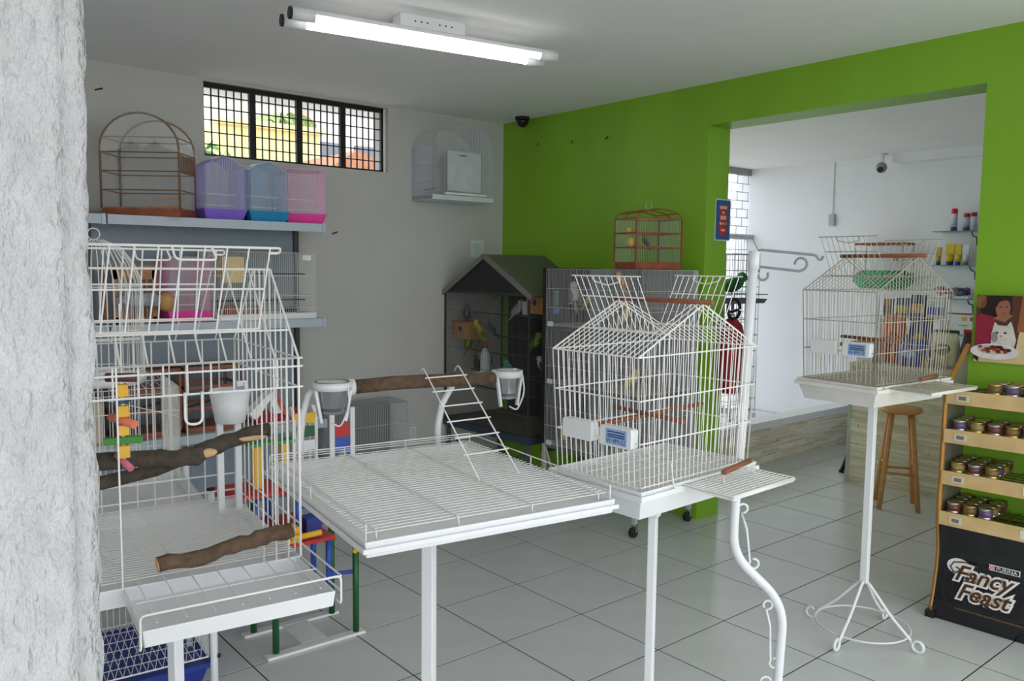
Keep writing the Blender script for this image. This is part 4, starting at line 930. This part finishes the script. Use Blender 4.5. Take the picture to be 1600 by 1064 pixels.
# ================================================================== bright room: counter and its goods
ct = thing('shop_counter', 'shop counter clad in thin beige stone strips in the bright room', 'counter', (0, 0, 0))
MB().box(3.21, 3.78, -2.35, -.465, 0, .875).o('body', wall2_m, ct)
ledge('front_cladding', ct, 'y', -2.35, -.458, 0, .875, 3.208, 11)
MB().box(3.185, 3.80, -2.36, -.448, .875, .90).o('worktop', M('beige_top', (214, 204, 182), .4), ct, bev=.003)
MB().box(3.195, 3.215, -.472, -.448, 0, .875).o('corner_trim', M('alu_trim', (190, 194, 198), .4, .4), ct)
MB().box(3.3, 3.78, -.470, -.458, 0, .875).o('end_panel', M('white_end', (226, 228, 230), .5), ct)
sm = M('light_stool_wood', (206, 150, 92), .5, var=.12, scale=20)
st = thing('wooden_stool', 'round light wood bar stool in front of the stone clad counter', 'stool', (2.87, -.985, 0), .55)
MB().lathe([(0, .635), (.115, .635), (.13, .645), (.13, .66), (.12, .668), (0, .668)], n=28).o('seat', sm, st, True)
for k in range(4):
    a = PI / 4 + k * PI / 2; MB().tube([(.085 * math.cos(a), .085 * math.sin(a), .638), (.165 * math.cos(a), .165 * math.sin(a), 0)], [.017, .016], 10).o('leg', sm, st, True)
for k in range(4):
    z = .24 if k % 2 else .29; r_ = .165 - .08 * z / .638; a, b = PI / 4 + k * PI / 2, PI / 4 + (k + 1) * PI / 2
    MB().bar((r_ * math.cos(a), r_ * math.sin(a), z), (r_ * math.cos(b), r_ * math.sin(b), z), .009, 8).o('rung', sm, st, True)
bs = thing('black_floor_pole', 'black bent pole leaning beside the end of the counter', 'pole', (3.45, -.30, 0))
MB().tube(fillet([(0, .01, .012), (.02, -.03, .15), (.03, -.05, .42), (.05, -.10, .86)], .12, 6), .017, 10).o('pole', black, bs, True)
MB().tube([(-.004, .014, 0), (0, .01, .014)], .022, 12).o('rubber_foot', rubber, bs, True)
tag(MB().box(-.11, .11, -.08, .08, 0, .09).o('black_crate', black, bev=.006), 'small black box on the floor beside the low stone wall', 'box').location = (4.62, .10, 0)
def box_item(name, label, x, y, z, wy, wx, h, col, band=None, cat='box', grp=None, txt=None):
    t = thing(name, label, cat, (x, y, z), 0, grp)
    MB().box(-wx / 2, wx / 2, -wy / 2, wy / 2, 0, h).o('carton', M('carton_%d_%d_%d' % col, col, .5), t, bev=.002)
    if band: MB().box(-wx / 2 - .0015, -wx / 2, -wy * .46, wy * .46, h * .2, h * .62).o('printed_panel', M('print_%d_%d_%d' % band, band, .5, var=.35, scale=30), t)
    return t
def bag(name, label, x, y, z, wy, wx, h, col, band, top):
    t = thing(name, label, 'bag', (x, y, z)); mb = MB(); n = 10; vs = []; fs = []
    for k in range(n + 1):
        f = k / n; ww = wy / 2 * (.92 + .12 * math.sin(PI * f)); dd = wx / 2 * (1 - f ** 3 * .9) * (.85 + .3 * math.sin(PI * min(1, f * 1.2)))
        for i in range(16):
            a = 2 * PI * i / 16; ca, sa = math.cos(a), math.sin(a); e = .45
            vs.append((math.copysign(abs(ca) ** e, ca) * dd, math.copysign(abs(sa) ** e, sa) * ww, h * f))
    for k in range(n):
        for i in range(16): fs.append((k * 16 + i, k * 16 + (i + 1) % 16, (k + 1) * 16 + (i + 1) % 16, (k + 1) * 16 + i))
    fs += [tuple(range(15, -1, -1)), tuple(n * 16 + i for i in range(16))]
    mb.add(vs, fs).o('bag_body', M('bag_%d_%d_%d' % col, col, .35, var=.2, scale=18), t, True)
    MB().ball((-wx * .42, 0, h * .5), (wx * .18, wy * .34, h * .2), 14, 8).o('printed_panel', M('bagprint_%d_%d_%d' % band, band, .4, var=.35, scale=30), t, True)
    MB().box(-.004, .004, -wy / 2, wy / 2, h - .01, h + .02).o('sealed_top', M('bagtop_%d_%d_%d' % top, top, .4), t)
    return t
CT = .901
bag('pet_food_bag', 'tall orange pet food bag standing on the counter', 3.42, -.66, CT, .16, .12, .33, (206, 104, 60), (150, 60, 40), (196, 90, 50))
bag('pet_food_bag', 'blue pet food bag with a yellow foot on the counter', 3.31, -.84, CT, .17, .12, .17, (54, 74, 160), (150, 170, 220), (60, 80, 160))
bag('pet_food_bag', 'purple blue pet food bag behind the blue one', 3.45, -.835, CT, .165, .08, .32, (78, 74, 140), (196, 150, 60), (60, 60, 110))
bag('pet_food_bag', 'cream pet food bag with a round picture on the counter', 3.42, -1.02, CT, .17, .12, .24, (226, 218, 196), (140, 120, 100), (60, 60, 60))
bag('pet_food_bag', 'dark pet food bag with a red and blue emblem on the counter', 3.44, -1.22, CT, .19, .12, .25, (70, 40, 44), (110, 120, 200), (206, 60, 50))
tag(MB().box(-.03, .03, -.012, .012, 0, .06).o('yellow_carton', yellow), 'low yellow carton at the foot of the purple bag', 'box').location = (3.33, -.925, CT)
box_item('goods_box', 'low white box with a red lid stripe at the counter end', 3.34, -.515, CT, .11, .13, .16, (226, 222, 220), (200, 70, 70))
ws = thing('display_shelf', 'white raised display shelf standing on the counter', 'shelf', (3.60, -.72, CT))
MB().box(-.08, .08, -.22, .24, .31, .325).o('shelf_board', plast, ws)
for y in (-.21, .23): MB().box(-.07, .07, y - .006, y + .006, 0, .31).o('support', plast, ws)
for lb, y, wy, h, c1, c2 in (('narrow brown medicine pack on the raised display shelf', -.52, .06, .13, (170, 120, 84), (90, 90, 100)), ('dark blue medicine box on the raised display shelf', -.63, .09, .14, (70, 86, 120), (190, 170, 90)),
        ('tall teal and gold box on the raised display shelf', -.745, .10, .165, (40, 70, 96), (200, 160, 80)), ('pale blue blister pack on the raised display shelf', -.87, .13, .13, (206, 216, 232), (80, 100, 180))):
    box_item('medicine_box', lb, 3.60, y, CT + .326, wy, .05, h, c1, c2)
box_item('medicine_box', 'orange upright pack in front of the pale blue blister pack', 3.5, -.90, CT + .20, .055, .03, .16, (206, 110, 50), (150, 60, 30)).location.z = CT + .0
jr = thing('green_jar', 'small green jar beside the orange pack on the counter', 'jar', (3.34, -.955, CT))
MB().lathe([(.022, 0), (.024, .01), (.024, .05)], n=16).o('body', M('jar_green', (130, 160, 130), .3), jr, True); MB().lathe([(.025, .05), (.025, .065)], n=16).o('lid', plast, jr, True)
# glass shelves on the far wall
brk = M('dark_bracket', (70, 76, 84), .5)
for z, lb in ((1.93, 'top glass wall shelf holding the spray cans'), (1.625, 'middle glass wall shelf holding the tubes'), (1.325, 'lower glass wall shelf holding pet bows'), (1.0, 'lowest glass wall shelf beneath the white notice')):
    t = thing('glass_shelf', lb, 'shelf', (5.41, -.60, z))
    MB().box(-.20, 0, -.50, .48, -.008, 0).o('glass_pane', M('green_edge_glass', (120, 160, 158), .1, alpha=.75), t)
    for y in (.17, -.4): MB().tube(fillet([(-.14, y, -.01), (-.10, y, -.05), (-.02, y, -.05), (-.008, y, -.13)], .03), .006, 6).o('bracket', brk, t)
def can(label, y, z, h, r_, body, cap, foot, grp=None):
    t = thing('spray_can', label, 'spray can', (5.29, y, z + .001), 0, grp)
    MB().lathe([(r_, 0), (r_, h * .18)], n=16).o('foot_band', M('c%d%d%d' % foot, foot, .3), t, True)
    MB().lathe([(r_, h * .18), (r_, h * .74), (r_ * .9, h * .78)], n=16).o('body', M('c%d%d%d' % body, body, .3), t, True)
    MB().lathe([(r_ * .95, h * .78), (r_ * .95, h * .98), (r_ * .8, h)], n=16).o('cap', M('c%d%d%d' % cap, cap, .3), t, True)
can('tall white spray can with a red cap standing apart on the top glass shelf', -.27, 1.93, .20, .027, (200, 204, 226), (196, 30, 40), (50, 60, 150))
can('shorter spray can with a red cap, first of the pair on the top glass shelf', -.375, 1.93, .155, .027, (190, 190, 214), (186, 30, 44), (60, 70, 160))
can('pale spray can with a dark red cap, second of the pair on the top shelf', -.435, 1.93, .16, .027, (206, 206, 220), (166, 24, 50), (190, 190, 210))
for lb, y, h, wd, c1, c2 in (('green and gold tube on the middle glass shelf', -.155, .16, .045, (206, 160, 70), (40, 70, 50)), ('wide yellow and blue tube on the middle glass shelf', -.255, .19, .07, (214, 184, 40), (50, 60, 140)),
        ('narrow yellow tube on the middle glass shelf', -.325, .185, .05, (216, 190, 50), (40, 60, 150)), ('white tapered tube leaning on the middle glass shelf', -.39, .18, .05, (214, 216, 222), (110, 130, 130))):
    t = thing('cream_tube', lb, 'tube', (5.28, y, 1.626))
    MB().lathe([(wd * .42, 0), (wd * .42, .03)], n=14).o('cap', M('c%d%d%d' % c2, c2, .4), t, True)
    MB().lathe([(wd * .45, .03), (wd * .5, h * .5)], n=14).o('body', M('c%d%d%d' % c1, c1, .35), t, True)
    MB().prism([(-wd * .5, h * .5), (wd * .5, h * .5), (wd * .55, h), (-wd * .55, h)], -.008, .008, 'x').o('crimped_end', M('c%d%d%d' % c1, c1, .35), t)
def bow(label, y, col, col2, sc_):
    t = thing('pet_bow', label, 'bow', (5.27, y, 1.326)); rnd = random.Random(int(-y * 1000))
    for i in range(12):
        a = rnd.uniform(0, 2 * PI); b = rnd.uniform(.1, .9)
        MB().ball((.03 * math.cos(a) * sc_, .06 * math.sin(a) * sc_, .035 + .06 * b * sc_), (.026 * sc_, .032 * sc_, .024 * sc_), 10, 6).o('loop', M('c%d%d%d' % (col if i % 3 else col2), col if i % 3 else col2, .5), t, True)
    MB().box(-.03, .03, -.06, .06, 0, .02).o('backing', plast, t)
bow('fluffy pink pet bow on the lower glass shelf', -.215, (222, 120, 160), (90, 50, 90), 1.0); bow('dark blue and grey pet bow on the lower glass shelf', -.385, (70, 84, 120), (120, 96, 110), .95)
nt_ = thing('wall_notice', 'white notice with a red stripe and small emblems on the bright wall', 'notice', (5.407, -.33, 1.12))
MB().box(-.004, 0, -.16, .14, -.09, .07).o('sheet', M('notice_white', (222, 224, 226), .6), nt_)
for y0, y1, z0, z1, c_ in ((-.16, .14, .055, .07, (180, 60, 80)), (-.05, -.01, .0, .035, (206, 180, 90)), (-.12, -.08, .0, .035, (170, 50, 80)), (-.06, .02, -.05, -.035, (200, 180, 120))):
    MB().box(-.006, -.004, y0, y1, z0, z1).o('printed_mark', M('nm%d%d%d' % c_, c_, .6), nt_)
# hanging cage with green skirt
hc = thing('skirted_cage', 'small wooden wall cage with a gathered green skirt seen above the counter', 'bird cage', (5.22, .33, 1.46))
for z in (.24, .36):
    for x in (-.1, .12): MB().bar((x, -.23, z), (x, .23, z), .009 if z < .3 else .012, 6).o('rail', woodr if z > .3 else wire2, hc)
for y in (-.23, .23):
    for x in (-.1, .12): MB().bar((x, y, .06), (x, y, .36), .006, 6).o('post', wire2, hc)
mb = MB()
for i in range(24): y = -.23 + .46 * i / 23; mb.bar((-.1, y, .06), (-.1, y, .36), .0012, 3, False)
mb.o('wire_bars', wire2, hc)
MB().box(-.1, .12, -.24, .24, .352, .372).o('roof_board', woodr, hc)
mb = MB(); n = 60; pr_ = []
vs = []
for k in range(7):
    z = -.06 + .17 * k / 6; e = .75 + .25 * math.sin(PI * k / 6)
    for i in range(n): a = 2 * PI * i / n; q = 1 + .035 * math.sin(a * 14 + k); vs.append((.01 + .15 * e * q * math.cos(a), .285 * e * q * math.sin(a), z))
mb.add(vs, [(k * n + i, k * n + (i + 1) % n, (k + 1) * n + (i + 1) % n, (k + 1) * n + i) for k in range(6) for i in range(n)] + [tuple(range(n - 1, -1, -1)), tuple(6 * n + i for i in range(n))])
mb.o('green_skirt', M('green_cloth', (28, 150, 96), .8, var=.2, scale=40), hc, True)
MB().lathe([(.015, 0), (.025, .02), (.02, .05)], (0, -.12, .2), 12).o('orange_dish', M('orange_dish', (226, 150, 50), .5), hc, True)
# parrot on a tray stand by the gate
ps = thing('parrot_stand', 'grey tray perch stand for a parrot by the bright gate', 'perch', (3.84, 1.04, 0), -.35)
MB().tube([(0, 0, 0), (0, 0, 1.27)], .016, 10).o('pole', gm, ps, True); MB().lathe([(.2, 0), (.2, .02), (.03, .03)], n=24).o('base', gm, ps, True)
MB().pan(.52, .32, 1.26, 1.30, .006, .02).o('tray', M('dark_grey_tray', (88, 90, 94), .5), ps); MB().tube([(.26, -.16, 1.34), (.26, .16, 1.34), (-.26, .16, 1.34), (-.26, -.16, 1.34)], .005, 5, True).o('guard_wire', gm, ps)
bird('green parrot with a yellow head perched on the grey tray stand', (3.84, 1.04, 1.302), -.3, (40, 120, 60), (30, 96, 50), 2.4, .35, name='parrot', cat='parrot')
wc3 = thing('gate_cage', 'tall white wire cage standing in front of the bright gate', 'cage', (4.72, 1.68, 0))
wire_box(wc3, -.28, .2, -.2, .22, .05, 1.72, gm, .05, .0035, [i / 10 for i in range(11)])
MB().pan(.5, .44, 0, .06, .005, 0, (-.04, .01)).o('tray', plast, wc3); MB().tube([(.2, -.2, 1.72), (.05, -.2, 1.88), (-.28, -.2, 1.9)], .004, 5).o('curved_top', gm, wc3)

# ================================================================== cat food display rack
fr_ = thing('cat_food_rack', 'wooden cat food display rack with a black printed front', 'display rack', (1.225, -1.912, 0), -1.518)
RW, RD = .52, .305
gold = M('gold_edge', (176, 124, 48), .4, .2); dpan = M('grey_side_panel', (124, 120, 104), .6); blk = M('printed_black', (14, 14, 20), .16, coat=.3)
front = [(0.02, 0), (.012, .05), (.035, .12), (.055, .22), (.062, .30), (.05, .37), (.035, .43), (.035, .50), (.04, 1.05)]
for x in (0, RW):
    pl_ = [(.02, .02)] + [(y, z) for y, z in front[1:]] + [(RD, 1.22), (RD, .02)]
    MB().prism([(y, z) for y, z in pl_], x - .004, x + .004, 'x').o('side_panel', dpan, fr_)
    for seg_ in ([(x, y, z) for y, z in front] + [(x, RD - .02, 1.225)], [(x, RD - .01, 0), (x, RD - .01, 1.225)]):
        MB().tube(seg_, .011, 6).o('edge_post', gold, fr_)
    MB().box(x - .02, x + .02, -.01, .03, 0, .03).o('foot', black, fr_)
mb = MB(); Q = [(y - .012, z) for y, z in front if z <= .44]
vs = [(x, y, z) for x in (.008, RW - .008) for y, z in Q]; n = len(Q)
mb.add(vs, [(i, n + i, n + i + 1, i + 1) for i in range(n - 1)]); mb.o('black_front', blk, fr_, True)
ff = lambda z: next(a[0] + (b[0] - a[0]) * (z - a[1]) / (b[1] - a[1]) for a, b in zip(front, front[1:]) if a[1] <= z <= b[1]) - .012
shz = (.98, .805, .615, .43)
fas = M('pale_wood_print', (206, 176, 122), .45, var=.12, scale=12)
for z in shz:
    MB().box(.006, RW - .006, .022, .030, z, z + .062).o('shelf_fascia', fas, fr_)
    k_ = MB().box(.05, .10, .019, .022, z + .015, z + .045).o('price_ticket', M('ticket', (206, 200, 186), .6), fr_)
    MB().box(.06, .09, .0178, .0192, z + .022, z + .038).o('ticket_print', M('ticket_ink', (120, 110, 100), .6), k_)
    MB().box(.33, .37, .019, .022, z + .012, z + .05).o('printed_spot', M('fascia_white', (222, 216, 204), .5), fr_)
    mb = MB().grid((.008, .035, z + .052), (RW - .016, 0, 0), (0, RD - .05, 0), 12, (0, .2, .4, .6, .8, 1), .0018, 4); mb.o('wire_shelf', M('brass_wire', (110, 96, 50), .4, .5), fr_)
MB().box(.0, RW, RD - .02, RD - .012, .44, 1.2).o('back_frame', green_m, fr_)
# poster header
ph = MB().box(.03, RW, RD - .034, RD - .026, 1.155, 1.46).o('poster_board', M('poster_cream', (216, 194, 142), .35), fr_)
def flat(poly, lay, name, col, rough=.35): return MB().prism([(x, z) for x, z in poly], RD - .0345 - .0008 * lay, RD - .034 - .0008 * (lay - 1), 'y').o(name, M('pf_%d_%d_%d' % col, col, rough, var=.12, scale=25), ph)
def ell(cx, cz, a, b, n=22, a0=0): return [(cx + a * math.cos(2 * PI * k / n), cz + b * math.sin(2 * PI * k / n)) for k in range(n)]
flat([(.03, 1.22), (.20, 1.22), (.23, 1.46), (.03, 1.46)], 1, 'brown_ground', (84, 48, 36)); flat([(.20, 1.30), (.24, 1.30), (.24, 1.46), (.215, 1.46)], 2, 'warm_glow', (150, 90, 50))
flat(ell(.05, 1.43, .022, .032), 2, 'blurred_shape', (140, 92, 62)); flat(ell(.112, 1.405, .066, .055), 2, 'dark_hair', (34, 20, 20)); flat(ell(.14, 1.402, .030, .046), 3, 'face', (150, 96, 74)); flat([(.10, 1.46), (.175, 1.46), (.172, 1.43), (.15, 1.44), (.125, 1.432), (.108, 1.40)], 4, 'hair_fringe', (34, 20, 20))
for x in (.13, .154): flat(ell(x, 1.410, .006, .0025), 5, 'closed_eye', (60, 34, 30))
flat(ell(.143, 1.381, .010, .004), 5, 'lips', (150, 70, 66))
flat([(.03, 1.22), (.12, 1.22), (.135, 1.30), (.10, 1.365), (.05, 1.375), (.03, 1.36)], 3, 'pink_sweater', (140, 34, 58)); flat([(.10, 1.355), (.15, 1.34), (.18, 1.37), (.15, 1.385)], 4, 'hand', (150, 98, 74))
flat([(.10, 1.215), (.19, 1.215), (.20, 1.26), (.185, 1.32), (.175, 1.345), (.16, 1.325), (.125, 1.325), (.11, 1.34), (.098, 1.28)], 5, 'white_cat', (206, 200, 192))
for x in (.122, .155): flat(ell(x, 1.292, .006, .005), 6, 'cat_eye', (60, 66, 70))
flat(ell(.138, 1.277, .005, .004), 6, 'cat_nose', (176, 120, 120)); flat(ell(.112, 1.272, .014, .024), 6, 'cat_shadow_fur', (150, 140, 134))
flat([(.03, 1.17), (.05, 1.155), (.05, 1.2), (.03, 1.22)], 2, 'dark_corner', (40, 34, 36))
flat(ell(.115, 1.205, .10, .036), 7, 'plate', (222, 220, 218)); flat(ell(.115, 1.214, .072, .022), 8, 'plate_well', (196, 190, 184))
rnd = random.Random(3)
for i in range(26): flat(ell(.115 + rnd.uniform(-.06, .06), 1.215 + rnd.uniform(-.012, .014), .010, .007, 8, 0), 9, 'food_chunk', ((150, 66, 44), (176, 90, 60), (120, 50, 36))[i % 3])
flat([(.23, 1.425), (RW, 1.425), (RW, 1.46), (.23, 1.46)], 3, 'dark_banner', (28, 30, 44))
text('NOVO', .028, M('banner_letters', (180, 180, 190), .4), 'lettering', ph, (.285, RD - .0375, 1.442), (PI / 2, 0, 0), depth=.0003)
inkb = M('logo_brown', (66, 42, 24), .4)
text('Fancy', .06, inkb, 'lettering', ph, (.36, RD - .0352, 1.375), (PI / 2, 0, 0), depth=.0003, shear=.3); text('Feast', .06, inkb, 'lettering', ph, (.37, RD - .0352, 1.325), (PI / 2, 0, 0), depth=.0003, shear=.3)
flat([(.235, 1.23), (.30, 1.23), (.30, 1.275), (.235, 1.275)], 2, 'teal_tin_print', (40, 116, 126)); flat([(.245, 1.245), (.30, 1.245), (.30, 1.262), (.245, 1.262)], 3, 'tin_label_print', (206, 180, 90))
# logo on the black front: letters over a white plate edge, laid on the sloping lower front
lg = bpy.data.objects.new('logo_plate', None)
def face(z, off): 
    return (ff(z) - off)
zc = .235; slope = math.atan2(ff(.30) - ff(.15), .15)
rot = (PI / 2 - slope, 0, 0)
def front_text(body, size, x, z, mats, offs, shear, rz=0, sx=1, name='logo_lettering'):
    for (mm, o_, dist) in zip(mats, offs, (.004, .006, .008)):
        text(body, size, mm, name, fr_, (x, ff(z) - dist, z), (PI / 2 - slope, 0, 0), depth=.0006, offset=o_, shear=shear, sx=sx)
wh = M('logo_white', (232, 230, 226), .35); gd = M('logo_gold', (150, 104, 52), .35, .3)
front_text('Fancy', .098, .19, .222, (wh, gd, inkb), (.010, .002, .0), .35, name='fancy_lettering')
front_text('Feast', .098, .20, .146, (wh, gd, inkb), (.010, .002, .0), .35, name='feast_lettering')
sp = arc((.085, 0, .245), .02, PI * .2, PI * 2.1, 16) ; 
MB().tube([(x, ff(.24) - .008, z) for x, y, z in [(.17, 0, .272), (.12, 0, .278), (.075, 0, .268), (.062, 0, .245), (.075, 0, .222), (.095, 0, .226), (.1, 0, .243), (.085, 0, .248)]], .003, 6).o('logo_flourish', inkb, fr_, True)
MB().prism([(x, z) for x, z in ell(.095, .25, .05, .037)], ff(.25) - .0035, ff(.25) - .002, 'y').o('logo_plate', wh, fr_)
pz = .282; MB().box(.215, .335, ff(pz) - .006, ff(pz) - .003, pz - .012, pz + .013).o('brand_plate', wh, fr_)
MB().box(.237, .331, ff(pz) - .0072, ff(pz) - .005, pz - .009, pz + .010).o('brand_bar', black, fr_)
text('PURINA', .023, wh, 'brand_lettering', fr_, (.284, ff(pz) - .0078, pz), (PI / 2, 0, 0), depth=.0003)
ck = M('brand_red', (214, 60, 90), .4)
for i in range(3):
    for j in range(3):
        if (i + j) % 2 == 0: MB().box(.217 + i * .006, .223 + i * .006, ff(pz) - .0075, ff(pz) - .005, pz - .009 + j * .006, pz - .003 + j * .006).o('checker_mark', ck, fr_)
mb = MB()
for i in range(34): x = .10 + i * .008; mb.box(x, x + .005, ff(.075) - .004, ff(.075) - .002, .068, .075)
mb.o('small_print', M('small_print_gold', (110, 84, 50), .5), fr_)
# tins
tin_g = M('tin_gold', (196, 164, 84), .28, .85); tin_s = M('tin_silver', (186, 184, 178), .28, .85); labs = [M('tin_label_%d' % i, c_, .4, var=.3, scale=40) for i, c_ in enumerate(((120, 96, 60), (96, 80, 110), (150, 130, 80), (110, 60, 50)))]
RM = Matrix.Translation((1.225, -1.912, 0)) @ Matrix.Rotation(-1.518, 4, 'Z')
protos = []
for k in range(4):
    t = thing('cat_food_tin', 'proto', 'tin', (0, 0, -5)); t.scale = (1.06, 1.06, 1.35)
    MB().lathe([(.0, 0), (.027, 0), (.028, .003), (.0265, .005), (.0265, .029), (.028, .031), (.028, .034), (.025, .0345), (.024, .0325), (0, .0325)], n=18).o('tin_body', tin_g if k % 2 == 0 else tin_s, t, True)
    MB().lathe([(.0268, .007), (.0268, .027)], n=18).o('paper_label', labs[k], t, True); protos.append(t)
used = set()
rowsn = ('top shelf', 'second shelf', 'third shelf', 'lowest shelf')
for si, (z, xs, ys, two) in enumerate(((.98, [.19, .26, .33, .40, .47], 3, False), (.805, [.055, .125, .195, .265, .335, .405], 3, False), (.615, [.055, .125, .20], 4, False), (.43, [.05, .115, .185], 4, False))):
    for xi, x in enumerate(xs):
        for yi in range(ys):
            k = (xi + yi + si) % 4
            o = protos[k] if k not in used else copy_tree(protos[k])
            used.add(k)
            zz = z + .056
            o.location = RM @ V((x + random.uniform(-.004, .004), .068 + yi * .06, zz)); o.rotation_euler = (0, 0, random.uniform(0, 6))
            tag(o, '%s cat food tin on the %s of the display rack' % (('gold and brown', 'silver and mauve', 'gold and straw', 'silver and rust red')[k], rowsn[si]), 'tin', 'tins on the %s of the cat food rack' % rowsn[si])
